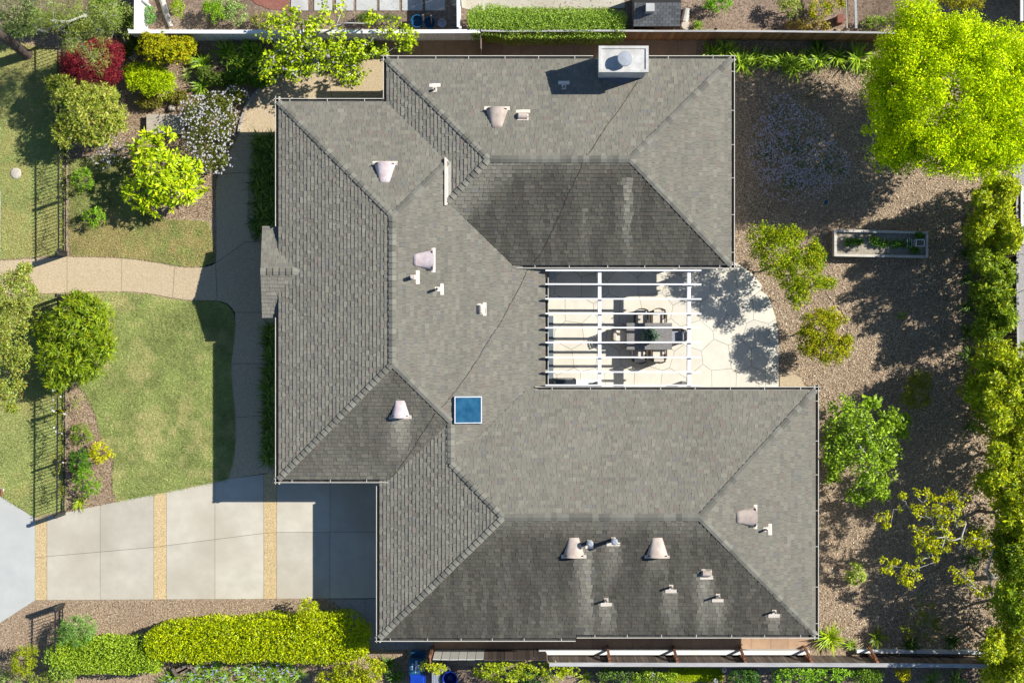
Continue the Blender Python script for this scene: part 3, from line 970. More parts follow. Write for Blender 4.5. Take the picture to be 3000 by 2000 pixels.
def hood_vent(px, py, nm, w, l):
    p0, nm = roof_pt(px, py, nm)
    F = local(nm, p0, None)
    b = MB(); rings = []
    for t in (0, 1):
        r = []
        for k in range(9):
            an = math.pi * k / 8
            r.append(len(b.v)); b.v.append(tuple(F(-w / 2 + w * t, -math.cos(an) * l / 2, .02 + math.sin(an) * .17)))
        rings.append(r)
    for k in range(8): b.f.append((rings[0][k], rings[1][k], rings[1][k + 1], rings[0][k + 1]))
    b.f.append(tuple(rings[0])); b.f.append(tuple(rings[1][::-1]))
    v = b.build('hood_vent', M['vent'], house)
    fl = MB(); plate(fl, F, -w / 2 - .1, w / 2 + .1, l / 2, l / 2 + .13, .014, .026); plate(fl, F, -w / 2 - .04, w / 2 + .04, -l / 2 - .03, l / 2 - .001, .012, .024)
    fl.build('flashing', M['flash'], v)
hood_vent(1532, 341, 'northN', .33, .26)
hood_vent(1407, 905, 'mainE', .30, .2)
hood_vent(2070, 1677, 'southS', .30, .24)

# skylight
p0, nm = roof_pt(1369, 1200, 'mainE')
F = local(nm, p0, None)
fr = MB()
a, bq = .50, .52
for x0, x1, y0, y1 in ((-a, a, -bq, -bq + .035), (-a, a, bq - .035, bq), (-a, -a + .035, -bq + .036, bq - .036), (a - .035, a, -bq + .036, bq - .036)):
    plate(fr, F, x0, x1, y0, y1, .0, .16)
sk = fr.build('skylight', M['galv'], house)
gl = MB(); plate(gl, F, -a + .036, a - .036, -bq + .036, bq - .036, .05, .145); gl.build('pane', M['skyglass'], sk)
fl = MB(); plate(fl, F, -a - .03, a + .03, bq + .001, bq + .05, .012, .034); plate(fl, F, -a - .03, -a - .001, -bq - .04, bq, .012, .034); plate(fl, F, a + .001, a + .03, -bq - .04, bq, .012, .034)
fl.build('flashing', M['grey_plastic'], sk)

# metal flashing in the level valley between the two roofs
vf = MB()
for s in (-1, 1):
    nmv = 'mainE' if s < 0 else 'northW'
    vf.quad(RP(nmv, 1314, 474, .03), RP(nmv, 1314 + s * 9, 474 - (9 if s < 0 else -9), .03), RP(nmv, 1314 + s * 9, 602 + (0 if s < 0 else -9), .03), RP(nmv, 1314, 602, .03))
vf.build('valley_flashing', M['cream'], house)
MB().bar(RP('mainE', 1308, 470, .06), RP('mainE', 1308, 606, .06), .09, .07).build('valley_curb', M['flash'], house)

# chimney
zc = 4.5
c0 = P(1754, 135, zc); c1 = P(1900, 212, zc)
cx, cy = (c0.x + c1.x) / 2, (c0.y + c1.y) / 2
cw, ch = abs(c1.x - c0.x), abs(c1.y - c0.y)
chim = MB().box((cx, cy, 2.16), (cw - .12, ch - .10, 4.32)).build('chimney', M['chimney'], house)
cpb = MB().box((cx, cy, zc - .10), (cw, ch, .16))
cpb.build('chimney_cap', M['chimney'], chim)
rim = MB()
for x0, y0, sx, sy in ((0, ch / 2 - .05, cw, .1), (0, -ch / 2 + .05, cw, .1), (-cw / 2 + .05, 0, .1, ch - .2), (cw / 2 - .05, 0, .1, ch - .2)):
    rim.box((cx + x0, cy + y0, zc + .003), (sx, sy, .045))
rim.build('cap_rim', M['chimney'], chim)
fl0 = P(1831, 172, zc + .35)
fc = MB().lathe((fl0.x, fl0.y, zc - .02), [(.20, 0), (.20, .24), (.27, .25), (.27, .40), (.255, .415), (.03, .425)], 28)
fc.build('flue', M['galv'], chim, smooth=False)
sd = MB()
pw, _ = roof_pt(1741, 238, 'northN'); pe, _ = roof_pt(1873, 238, 'northN')
yb = cy - ch / 2 + .05
zb = planes['northN'](0, 1000 - yb * PPE)
ypk = yb - .22
sd.v += [(pw.x, yb, zb + .02), (pe.x, yb, zb + .02), (cx, yb, zb + .12), (cx, ypk, planes['northN'](0, 1000 - ypk * PPE) + .03)]
sd.f += [(0, 3, 2), (3, 1, 2), (0, 1, 3)]
sd.build('chimney_cricket', M['grey_plastic'], chim)

# cable lying across the roof
cpts = [(1868, 240), (1850, 268), (1822, 312), (1790, 352), (1762, 392), (1735, 436), (1712, 466), (1698, 502), (1660, 580), (1625, 665), (1585, 745), (1556, 774), (1543, 796), (1523, 842), (1500, 882), (1475, 932), (1435, 992), (1400, 1052), (1345, 1132), (1305, 1182), (1278, 1208), (1240, 1266), (1200, 1330), (1160, 1385), (1140, 1408)]
dense = []
for (x0, y0), (x1, y1) in zip(cpts[:-1], cpts[1:]):
    n = max(2, int(math.hypot(x1 - x0, y1 - y0) / 12))
    for i in range(n):
        t = i / n
        dense.append((x0 + (x1 - x0) * t + random.uniform(-1.2, 1.2), y0 + (y1 - y0) * t + random.uniform(-1, 1)))
cw_ = [roof_pt(x, y, None, .032)[0] for x, y in dense]
cb = MB().tube(cw_, .0065, 5)
tag(cb.build('roof_cable', M['cable']), 'long thin black cable lying diagonally across the shingle roof from chimney to gutter', 'cable')
# loose twigs and lichen blobs in the gutters of the north wing
# ================================================================== THINGS IN THE YARD
# ---- pergola
perg = thing('pergola', 'white painted timber pergola of long rafters over the patio', 'pergola', P(1890, 960))
for y in (792, 832, 875, 918, 960, 1003, 1046, 1089, 1128):
    a = P(1598, y, 2.6); b = P(2055, y + random.uniform(-1, 1), 2.6)
    MB().bar(a - Vector((0, 0, .07)), b - Vector((0, 0, .07)), .055, .14).build('rafter', M['white'], perg)
for x in (1757, 2019):
    a = P(x, 788, 2.45); b = P(x, 1134, 2.45)
    MB().bar(a - Vector((0, 0, .125)), b - Vector((0, 0, .125)), .13, .25).build('beam', M['white'], perg)
    for y in (800, 1124):
        p = P(x, y, 2.2)
        MB().box((p.x, p.y, 1.1 + .015), (.12, .12, 2.17)).build('post', M['white'], perg)
a = P(1612, 800, 2.3); b = P(1612, 1130, 2.3)
# ---- dining table
z = .74
t0 = P(1836, 946, z); t1 = P(1969, 1024, z)
tc_ = (t0 + t1) / 2
tw, th = t1.x - t0.x, t0.y - t1.y
table = thing('dining_table', 'grey woven rectangular dining table under the pergola', 'table', (tc_.x, tc_.y, .03))
MB().box((tc_.x, tc_.y, z - .02), (tw, th, .04)).build('table_top', M['wicker_grey'], table)
ap = MB()
for dx, dy, sx, sy in ((0, th / 2 - .04, tw - .06, .03), (0, -th / 2 + .04, tw - .06, .03), (tw / 2 - .04, 0, .03, th - .11), (-tw / 2 + .04, 0, .03, th - .11)):
    ap.box((tc_.x + dx, tc_.y + dy, z - .1), (sx, sy, .118))
ap.build('apron', M['wicker'], table)
for sx in (-1, 1):
    for sy in (-1, 1):
        MB().box((tc_.x + sx * (tw / 2 - .07), tc_.y + sy * (th / 2 - .07), .03 + (z - .07) / 2), (.07, .07, z - .07)).build('leg', M['wicker'], table)
# ---- wicker armchairs
def chair(px, py, face, label, cush):
    """face: angle the sitter looks (world, radians)"""
    c = P(px, py, .45); base = Vector((c.x, c.y, .03))
    t = thing('dining_chair', label, 'chair', base, 'wicker dining chairs round the patio table')
    R = Matrix.Rotation(face - math.pi / 2, 3, 'Z')       # local +y is forward
    def W(x, y, z): return base + R @ Vector((x, y, z))
    s = MB(); s.box(W(0, .02, .40), (.52, .50, .05), R); s.build('seat', M['wicker'], t)
    cu = MB(); cu.box(W(0, .03, .455), (.44, .44, .06), R); cu.build('cushion', cush, t)
    bc = MB(); q = R @ Matrix.Rotation(.25, 3, 'X'); bc.box(W(0, -.17, .60), (.38, .09, .28), q); bc.build('back_cushion', cush, t)
    # curved woven back: horizontal bands and uprights
    arc = [(-.285, .05), (-.28, -.12), (-.22, -.24), (-.11, -.29), (0, -.305), (.11, -.29), (.22, -.24), (.28, -.12), (.285, .05)]
    bk = MB()
    for k in range(7):
        zz = .30 + k * .085
        sc = 1 + .05 * k / 6
        for (x0, y0), (x1, y1) in zip(arc[:-1], arc[1:]):
            if zz > .68 and (abs(x0) > .26 or abs(x1) > .26): continue
            bk.bar(W(x0 * sc, y0 * sc, zz), W(x1 * sc, y1 * sc, zz), .018, .045)
    for x0, y0 in arc:
        top = .84 if abs(x0) < .25 else .66
        bk.bar(W(x0, y0, .28), W(x0 * 1.05, y0 * 1.05, top), .03, .02)
    bk.build('backrest', M['wicker'], t)
    for s_ in (-1, 1):
        ar = MB(); ar.bar(W(s_ * .285, -.13, .655), W(s_ * .285, .24, .655), .06, .03); ar.build('armrest', M['wicker'], t)
        for yy in (-.2, .22):
            l = MB(); l.bar(W(s_ * .25, yy, .0), W(s_ * .25, yy, .39), .045, .045); l.build('leg', M['wicker'], t)
chair(1879, 928, -math.pi / 2, 'wicker chair north of the dining table, the one nearer the house', M['cushion'])
chair(1929, 927, -math.pi / 2, 'wicker chair north of the dining table, the one nearer the garden', M['cushion'])
chair(1873, 1041, math.pi / 2, 'wicker chair south of the dining table, the one nearer the house', M['cushion'])
chair(1929, 1040, math.pi / 2, 'wicker chair south of the dining table, the one nearer the garden', M['cushion'])
chair(1815, 982, 0, 'wicker chair at the house end of the dining table', M['cushion'])
chair(1986, 984, math.pi, 'wicker chair with grey cushion at the garden end of the dining table', M['cushion_grey'])

# ---- grill, counter, painted shade strip
gz = .95
g0 = P(1623, 1108, gz); g1 = P(1686, 1129, gz)
gc = (g0 + g1) / 2
grill = thing('barbecue_grill', 'dark steel barbecue grill with bar handle in the patio corner', 'grill', (gc.x, gc.y, .03))
gw, gh = g1.x - g0.x, g0.y - g1.y + .2
gc.y -= .1
MB().box((gc.x, gc.y, .42), (gw, gh, .80)).build('cabinet', M['steel_dark'], grill)
lid = MB(); rings = []
for t in (0, 1):
    r = []
    for k in range(9):
        an = math.pi * k / 8
        r.append(len(lid.v)); lid.v.append((gc.x - gw / 2 + gw * t, gc.y - math.cos(an) * gh / 2, .823 + math.sin(an) ** .7 * .2))
    rings.append(r)
for k in range(8): lid.f.append((rings[0][k], rings[1][k], rings[1][k + 1], rings[0][k + 1])[::-1])
lid.f.append(tuple(rings[0])); lid.f.append(tuple(rings[1][::-1]))
lid_o = lid.build('lid', M['steel_dark'], grill)
MB().tube([(gc.x - gw * .32, gc.y + gh * .42, .99), (gc.x + gw * .36, gc.y + gh * .42, .99)], .022, 8).build('handle', M['steel'], lid_o)
MB().lathe((gc.x, gc.y + gh * .1, 1.025), [(.03, 0), (.03, .02), (.01, .03)], 12).build('thermometer', M['steel'], lid_o)
k0 = P(1688, 1111, .9); k1 = P(1752, 1132, .9)
kc = (k0 + k1) / 2; kw = k1.x - k0.x; kh = k0.y - k1.y
ctr_ = thing('outdoor_counter', 'white outdoor kitchen counter beside the grill with a dark handle', 'counter', (kc.x, kc.y, .03))
MB().box((kc.x, kc.y - .09, .445), (kw - .02, kh + .16, .83)).build('cabinet', M['counter'], ctr_)
MB().box((kc.x, kc.y - .09, .885), (kw, kh + .2, .05)).build('counter_top', M['counter'], ctr_)
hd = MB(); hp = P(1735, 1122, .95)
hd.tube([(hp.x - .13, hp.y - .02, .911), (hp.x - .11, hp.y, .945), (hp.x + .11, hp.y, .945), (hp.x + .13, hp.y - .02, .911)], .016, 6); hd.build('handle', M['steel_dark'], ctr_)
st = slab('wall_shade_strip', [(1580, 925), (1621, 925), (1621, 1134), (1580, 1134)], .02, .10, M['wall_shade'])  # dark slab added in place of a band of shade beside the wall
tag(st, 'narrow blue grey strip standing in for shade along the patio wall', 'shade strip')
bx = P(1618, 803, .5)
ub = thing('utility_box', 'small grey box standing by the shaded patio corner', 'box', (bx.x, bx.y, .03))
MB().box((bx.x, bx.y, .28), (.19, .32, .5)).build('body', M['grey_plastic'], ub)
MB().box((bx.x, bx.y, .545), (.23, .36, .03)).build('lid', M['galv'], ub)

# ---- raised vegetable bed
rbz = .62
q = [P(2448, 675, rbz), P(2716, 682, rbz), P(2716, 752, rbz), P(2448, 747, rbz)]
rc = sum(q, Vector()) / 4
bed = thing('raised_bed', 'long weathered timber raised vegetable bed on the mulch', 'planter', (rc.x, rc.y, 0))
q2 = [Vector((p.x, p.y, 0)) for p in q]
for i in range(4):
    A, B = q2[i], q2[(i + 1) % 4]
    dd = (B - A).normalized() * .025
    for k in range(3):
        MB().bar(A + dd * (1 if i % 2 else -1) + Vector((0, 0, .1 + k * .2)), B - dd * (1 if i % 2 else -1) + Vector((0, 0, .1 + k * .2)), .045, .196).build('plank', M['wood_bed'], bed)
for i in range(4):
    A, B = q2[i], q2[(i + 1) % 4]
    dd = (B - A).normalized() * .05
    sgn = 1 if i % 2 else -1
    MB().bar(A + dd * sgn + Vector((0, 0, .612)), B - dd * sgn + Vector((0, 0, .612)), .10, .022).build('rim', M['wood_bed'], bed)
ins = inset([(p.x, p.y) for p in q2], .03)
MB().poly_prism(ins, .01, .45).build('soil', M['bed_soil'], bed)
cage = thing('plant_cage', 'white wire plant cage at the end of the raised bed', 'plant cage', P(2695, 712, .46))
cg = MB()
for (x0, y0, x1, y1) in ((2684, 702, 2708, 702), (2708, 702, 2708, 721), (2708, 721, 2684, 721), (2684, 721, 2684, 702)):
    cg.bar(P(x0, y0, .85), P(x1, y1, .85), .03, .03)
for x, y in ((2684, 702), (2708, 702), (2708, 721), (2684, 721)): cg.bar(P(x, y, .85), Vector((P(x, y, .85).x, P(x, y, .85).y, .44)), .025, .025)
cg.build('frame', M['white'], cage)
for x in (2658, 2664, 2671, 2678):
    MB().bar(P(x, 700, .7), P(x, 726, .7), .014, .02).build('slat', M['white'], cage)

# ---- timber fences: every board a piece
board_meshes = {k: box_mesh('board_' + k, M[k]) for k in ('wood_brown', 'wood_grey', 'wood_dark', 'wood_pale', 'white')}
def fence(label, path, h, bw, kind, boardmat, cap=None, cap_w=.1, rails=True, posts=2.4, post_mat=None, side=1, gap=.008, group=None, jitter=.012, wavy=.0, railmat=None, name='timber_fence'):
    """path: base line in photo pixels; side: which side (left of travel = 1) carries rails and posts"""
    pts = [P(x, y) for x, y in path]
    f = thing(name, label, 'fence', pts[0].copy(), group)
    rm = railmat or post_mat or boardmat
    for A, B in zip(pts[:-1], pts[1:]):
        d = B - A; L = d.length; d.normalize()
        nrm = Vector((-d.y, d.x, 0)) * side
        n = max(1, int(L / bw)); w = L / n
        ang = math.atan2(d.y, d.x)
        for i in range(n):
            hh = h + random.uniform(-jitter, jitter)
            p = A + d * (w * (i + .5)) + nrm * random.uniform(-.004, .004)
            R = Matrix.Rotation(ang + random.uniform(-.02, .02), 3, 'Z')
            shared('board', board_meshes[boardmat], f, (p.x, p.y, hh / 2), R, (w - gap * random.uniform(.3, 1.6), .02, hh))
        if rails:
            for zz in (.35, h - .3):
                MB().bar(A + nrm * .04 + Vector((0, 0, zz)), B + nrm * .04 + Vector((0, 0, zz)), .04, .09).build('rail', M[rm], f)
        if cap:
            MB().bar(A + Vector((0, 0, h + .03)), B + Vector((0, 0, h + .03)), cap_w, .035).build('cap_rail', M[cap], f)
        if posts:
            m = max(1, int(L / posts))
            for i in range(m + 1):
                p = A + d * (L * i / m) + nrm * .075
                MB().box((p.x, p.y, (h - .04) / 2), (.09, .09, h - .04), Matrix.Rotation(ang, 3, 'Z')).build('post', M[rm], f)
    return f
# brown fence along the north side path
fence('brown board fence running behind the chimney along the north boundary', [(1412, 117), (1500, 118.5), (1740, 117), (1900, 118), (2080, 118), (2250, 119), (2420, 121), (2640, 124)], 1.85, .145, 0, 'wood_brown', 'wood_cap', .07, True, 2.4, 'wood_grey', 1)
# white fence
fence('long white board fence in front of the fig tree', [(408, 119), (520, 119), (700, 119.5), (860, 119), (1000, 119), (1200, 119), (1410, 118)], 1.8, .135, 0, 'white', 'white', .14, True, 2.4, 'white', 1)
fence('white board fence running up from the white corner post', [(436, -60), (434, 20), (433, 114)], 1.8, .135, 0, 'white', 'white', .24, True, 2.4, 'white', 1)
fence('short white fence stub beside the clipped hedge', [(1345, -60), (1346, 20), (1347, 106)], 1.8, .135, 0, 'white', 'white', .1, True, 2.4, 'white', 1)
# gate across the north side path
gx = P(1410, 119); gy = P(1411, 166)
gate = thing('side_gate', 'weathered timber gate crossing the north side path', 'gate', (gx.x, gx.y, .03))
n = 6
for i in range(n):
    p = gx.lerp(gy, (i + .5) / n)
    MB().box((p.x, p.y, .9), (.025, (gx.y - gy.y) / n - .008, 1.7)).build('board', M['wood_grey'], gate)
for zz in (.35, 1.45):
    MB().bar(Vector((gx.x + .03, gx.y, zz)), Vector((gx.x + .03, gy.y, zz)), .035, .1).build('rail', M['wood_grey'], gate)
# southern boundary fence
fence('dark weathered fence section beside the pale boards on the south boundary', [(1420, 1902), (1598, 1902), (1603, 1911)], 2.1, .15, 0, 'wood_dark', None, .1, True, 0, 'wood_dark', -1, jitter=.03)
fence('pale whitewashed fence panel near the blue bins', [(1274, 1902), (1420, 1902)], 2.0, .32, 0, 'wood_pale', None, .1, True, 0, 'wood_dark', -1, gap=.02, jitter=.03)
fence('long grey capped fence along the south boundary', [(1606, 1918), (1790, 1918.5), (2000, 1919), (2200, 1919), (2350, 1919), (2560, 1920), (2760, 1922), (2900, 1924)], 1.8, .14, 0, 'wood_grey', 'wood_cap', .15, True, 0, 'wood_grey', -1)
pn = thing('gate_post', 'reddish timber gate post at the end of the pale fence panel', 'post', P(1268, 1893))
pp = P(1268, 1893)
MB().box((pp.x, pp.y, 1.0), (.10, .10, 2.0)).build('post', M['wood_red'], pn)
MB().box((pp.x, pp.y - .16, 1.0), (.05, .22, 1.96)).build('gate_edge', M['wood_red'], pn)
for i, x in enumerate((1779, 1972, 2166, 2355, 2543)):
    p = P(x, 1912)
    lab = ['leftmost', 'second from left', 'middle', 'second from right', 'rightmost'][i]
    po = thing('fence_brace', 'reddish timber brace against the long south fence, ' + lab + ' of five', 'brace', p, 'timber braces of the south fence')
    MB().box((p.x, p.y - .03, .85), (.10, .10, 1.7)).build('post', M['wood_red'], po)
    MB().bar(Vector((p.x - .0, p.y + .05, 1.45)), Vector((p.x, p.y + .28, .02)), .09, .07).build('strut', M['wood_red'], po)
# low wall
lw = MB().poly_prism(pxs([(1578, 1899), (2367, 1899), (2367, 1912), (1578, 1912)]), 0, .38)
tag(lw.build('low_wall', M['retain']), 'low pale painted wall between the side path and south fence', 'wall')
lw = MB().poly_prism(pxs([(2505, 1898), (2900, 1902), (2900, 1911), (2505, 1907)]), 0, .34)
tag(lw.build('low_wall', M['retain']), 'low pale wall among strap plants at the shaded fence end', 'wall')
# fence towards the eastern neighbour
fence('grey board fence behind the right hand hedge', [(2950, 1120), (2946, 940), (2945, 760), (2944, 560)], 1.5, .15, 0, 'wood_grey', 'wood_cap', .08, True, 2.4, 'wood_grey', 1)

# ---- black iron fences: every picket a piece
rod = bpy.data.meshes.new('picket_rod')
rb_ = MB().tube([(0, 0, 0), (0, 0, 1.0)], .011, 6); rb_.tube([(0, 0, 1.0), (0, 0, 1.07)], [.02, .002], 6)
rod.from_pydata(rb_.v, [], rb_.f); rod.materials.append(M['black'])
def iron_fence(label, path, h=1.15, step=.135, posts=2.3):
    pts = [P(x, y) for x, y in path]
    f = thing('iron_fence', label, 'fence', pts[0].copy())
    for A, B in zip(pts[:-1], pts[1:]):
        d = B - A; L = d.length; d.normalize()
        n = int(L / step)
        for i in range(n):
            p = A + d * (L * (i + .5) / n)
            shared('picket', rod, f, (p.x, p.y, .04), None, (1, 1, h + .02))
        for zz in (.14, h - .02):
            MB().bar(A + Vector((0, 0, zz)), B + Vector((0, 0, zz)), .045, .035).build('rail', M['black'], f)
        m = max(1, round(L / posts))
        for i in range(m + 1):
            p = A + d * (L * i / m)
            MB().box((p.x, p.y, (h + .08) / 2), (.07, .07, h + .08)).build('post', M['black'], f)
    return f
iron_fence('long black iron picket fence beside the upper lawn', [(193, 112), (194, 430), (195, 738)])
iron_fence('black iron picket fence between the front lawn and driveway entrance', [(193, 880), (192, 1200), (190, 1498)])
iron_fence('short black iron fence south of the driveway beside the round grey bush', [(186, 1776), (184, 1890)], step=.125)
iron_fence('black iron fence running from the red maple to the white fence', [(196, 112), (400, 110)])
for lab, x, y, h in (('square black iron gate post north of the front walk', 194, 746, 1.3), ('square black iron gate post south of the front walk', 193, 868, 1.3), ('square black iron post at the driveway entrance', 189, 1503, 1.3), ('square black iron post beside the mulch south of the driveway', 187, 1768, 1.3)):
    p = P(x, y)
    t = thing('iron_post', lab, 'post', p)
    MB().box((p.x, p.y, h / 2), (.11, .11, h)).build('shaft', M['black'], t)
    MB().lathe((p.x, p.y, h), [(.09, 0), (.09, .03), (.01, .09)], 4, Matrix.Rotation(math.pi / 4, 3, 'Z')).build('finial', M['black'], t)

# ---- leaning utility pole in the top left corner
p0 = P(80, 160); 
pole = thing('utility_pole', 'tall dark wooden pole rising from the lawn corner', 'pole', p0)
top = P(-60, 58, 6.0)
MB().tube([p0, p0.lerp(top, .5), top], [.20, .17, .15], 14).build('shaft', M['bark_dark'], pole)
MB().tube([p0 + Vector((0, 0, -.02)), p0 + Vector((.0, .0, .1))], [.25, .21], 14).build('collar', M['bark_dark'], pole)

# ---- mailbox at the left edge
mp = P(3, 1434)
mb_ = thing('mailbox', 'dark rounded mailbox on a pale post at the left edge', 'mailbox', mp)
MB().box((mp.x + .08, mp.y, .5), (.1, .1, 1.0)).build('post', M['wood_pale'], mb_)
b = MB(); rings = []
for t in (0, 1):
    r = []
    for k in range(9):
        an = math.pi * k / 8
        r.append(len(b.v)); b.v.append((mp.x - .42 + .78 * t, mp.y - math.cos(an) * .14, 1.13 + math.sin(an) * .13))
    r.append(len(b.v)); b.v.append((mp.x - .42 + .78 * t, mp.y + .14, 1.0)); r.append(len(b.v)); b.v.append((mp.x - .42 + .78 * t, mp.y - .14, 1.0))
    rings.append(r)
for k in range(11): b.f.append((rings[0][k], rings[0][(k + 1) % 11], rings[1][(k + 1) % 11], rings[1][k])[::-1])
b.f.append(tuple(rings[0])); b.f.append(tuple(rings[1][::-1]))
b.build('box', M['steel_dark'], mb_)
MB().box((mp.x + .375, mp.y, 1.12), (.02, .26, .24)).build('door', M['wood_red'], mb_)
MB().box((mp.x + .33, mp.y + .155, 1.2), (.2, .012, .06)).build('flag', M['print'], mb_)
# stones on the lawn
for lab, x, y, w in (('square pale stepping stone on the far left lawn', 48, 508, 15), ('rounded pale boulder beside the yellow shrub', 390, 165, 15), ('small pale rock in the mulch below the lime shrub', 505, 318, 11)):
    c = P(x, y)
    s = MB(); n = 9; rr = random.Random(x)
    rad = [w / PPM * rr.uniform(.85, 1.15) * (1.25 if w == 15 and y == 508 and k % 2 else 1) for k in range(n)]
    for zz, sc in ((0, 1), (.06, 1.02), (.10, .8), (.12, .35)):
        for k in range(n):
            a = 2 * math.pi * k / n
            s.v.append((c.x + math.cos(a) * rad[k] * sc, c.y + math.sin(a) * rad[k] * sc, .01 + zz * (1.8 if y != 508 else .7)))
    for i in range(3):
        for k in range(n): s.f.append((i * n + k, i * n + (k + 1) % n, (i + 1) * n + (k + 1) % n, (i + 1) * n + k))
    s.f.append(tuple(3 * n + k for k in range(n))); s.f.append(tuple(n - 1 - k for k in range(n)))
    tag(s.build('garden_stone', M['stone']), lab, 'stone')
# wooden platform among the shrubs
wp = thing('wooden_platform', 'low wooden board platform half hidden by the white flowering bush', 'platform', P(485, 362))
for k in range(4):
    y0 = 338 + k * 14.5
    slab('plank', [(434, y0), (545, y0 - 1), (545, y0 + 14), (434, y0 + 14)], .26, .30, M['deck'], wp)
slab('frame', [(437, 340), (542, 340), (542, 393), (437, 393)], .0, .258, M['wood_grey'], wp)
# old plank frame by the hedge
of = thing('plank_seat', 'old grey plank frame lying under the yellow hedge', 'plank frame', P(535, 1955))
for a, b_, w in (((510, 1952), (522, 1976), .12), ((522, 1962), (552, 1946), .2), ((524, 1968), (556, 1951), .12), ((556, 1940), (575, 1960), .12)):
    MB().bar(P(*a) + Vector((0, 0, .3)), P(*b_) + Vector((0, 0, .3)), w, .04).build('plank', M['wood_grey'], of)
for x, y in ((512, 1955), (572, 1956)):
    p = P(x, y); MB().box((p.x, p.y, .14), (.08, .08, .28)).build('leg', M['wood_grey'], of)

# ---- blue bins and tubs near the south fence
def bin_(px, py, lab, mat, w=.56, l=.64, h=1.02, prints=False):
    c = P(px, py, h)
    t = thing('wheeled_bin', lab, 'bin', (c.x, c.y, 0))
    b = MB(); n = 4
    for zz, s in ((.0, .8), (h - .1, 1.0)):
        for dx, dy in ((-1, -1), (1, -1), (1, 1), (-1, 1)): b.v.append((c.x + dx * w / 2 * s * .92, c.y + dy * l / 2 * s * .92, zz + .02))
    for i in range(4): b.f.append((i, (i + 1) % 4, 4 + (i + 1) % 4, 4 + i))
    b.f.append((3, 2, 1, 0)); b.f.append((4, 5, 6, 7)); b.build('body', mat, t)
    lid = MB()
    for zz, s in ((h - .075, 1.0), (h - .02, 1.0), (h + .02, .86)):
        for dx, dy in ((-1, -1), (1, -1), (1, 1), (-1, 1)): lid.v.append((c.x + dx * w / 2 * s, c.y + dy * l / 2 * s, zz))
    for r in (0, 4):
        for i in range(4): lid.f.append((r + i, r + (i + 1) % 4, r + 4 + (i + 1) % 4, r + 4 + i))
    lid.f.append((3, 2, 1, 0)); lid.f.append((8, 9, 10, 11))
    lo = lid.build('lid', mat, t)
    MB().bar(Vector((c.x + w / 2 + .04, c.y - l / 2 + .06, h - .06)), Vector((c.x + w / 2 + .04, c.y + l / 2 - .06, h - .06)), .05, .05).build('handle', mat, t)
    for s in (-1, 1):
        MB().tube([(c.x + w * .3, c.y + s * (l * .42), .13), (c.x + w * .3, c.y + s * (l * .42 + .05), .13)], .12, 14).build('wheel', M['black'], t)
    if prints:
        zt = h + .0225
        pr = MB()
        for k in range(3):                      # three little arrow triangles
            x = c.x - .11; y = c.y - .1 + k * .1
            pr.v += [(x - .05, y - .045, zt), (x + .035, y, zt), (x - .05, y + .045, zt), (x - .03, y - .018, zt), (x + .005, y, zt), (x - .03, y + .018, zt)]
            s0 = len(pr.v) - 6
            pr.f += [(s0, s0 + 1, s0 + 4, s0 + 3), (s0 + 1, s0 + 2, s0 + 5, s0 + 4), (s0 + 2, s0, s0 + 3, s0 + 5)]
        pr.build('recycling_mark', M['print'], lo)
        cu = bpy.data.curves.new('lettering', 'FONT'); cu.body = 'RECYCLE'; cu.size = .115; cu.align_x = 'CENTER'; cu.align_y = 'CENTER'; cu.offset = .004
        to = bpy.data.objects.new('tmp_text', cu); COL.objects.link(to)
        dg = bpy.context.evaluated_depsgraph_get()
        me = bpy.data.meshes.new_from_object(to.evaluated_get(dg))
        bpy.data.objects.remove(to)
        me.materials.clear(); me.materials.append(M['print'])
        shared('lettering', me, lo, (c.x + .01, c.y, zt), Matrix.Rotation(-math.pi / 2, 3, 'Z'))
        bar_ = MB().box((c.x + .1, c.y, zt), (.03, .13, .002)); bar_.build('printed_line', M['print'], lo)
bin_(1219, 1952, 'dull blue recycling bin with white print beside the pale fence panel', M['blue_dull'], prints=True)
bin_(1221, 1998, 'bright blue wheeled bin at the bottom edge', M['blue'])
p = P(1318, 1988, .7)
tb = thing('blue_pot', 'round glazed blue pot with open top at the bottom edge', 'pot', (p.x, p.y, 0))
MB().lathe((p.x, p.y, 0), [(.2, .0), (.27, .35), (.29, .68), (.31, .70), (.31, .74), (.265, .74), (.25, .66), (.22, .3), (.01, .28)], 30).build('body', M['glaze'], tb, smooth=True)
p = P(1305, 1957, .4)
tb = thing('grey_tub', 'round grey lidded tub behind the glazed blue pot', 'tub', (p.x, p.y, 0))
MB().lathe((p.x, p.y, 0), [(.16, 0), (.19, .36), (.21, .37), (.21, .42), (.19, .43)], 24).build('body', M['grey_plastic'], tb)
p = P(1277, 1984, .6)
tb = thing('metal_can', 'pale ribbed metal container standing left of the blue pot', 'container', (p.x, p.y, 0))
cn = MB(); cn.box((p.x, p.y, .3), (.33, .62, .6)); cn.build('body', M['galv'], tb)
for k in range(5): MB().box((p.x - .13 + k * .065, p.y, .605), (.03, .6, .02)).build('rib', M['galv'], tb)
# dark planter box in the shade beside the bins
c = P(1225, 1915, .3)
tb = thing('garden_box', 'dark grey lidded garden box in the house shade', 'box', (c.x, c.y, 0))
MB().box((c.x, c.y, .15), (.52, .26, .3)).build('body', M['grey_plastic'], tb); MB().box((c.x, c.y, .315), (.56, .3, .03)).build('lid', M['blue_dull'], tb)

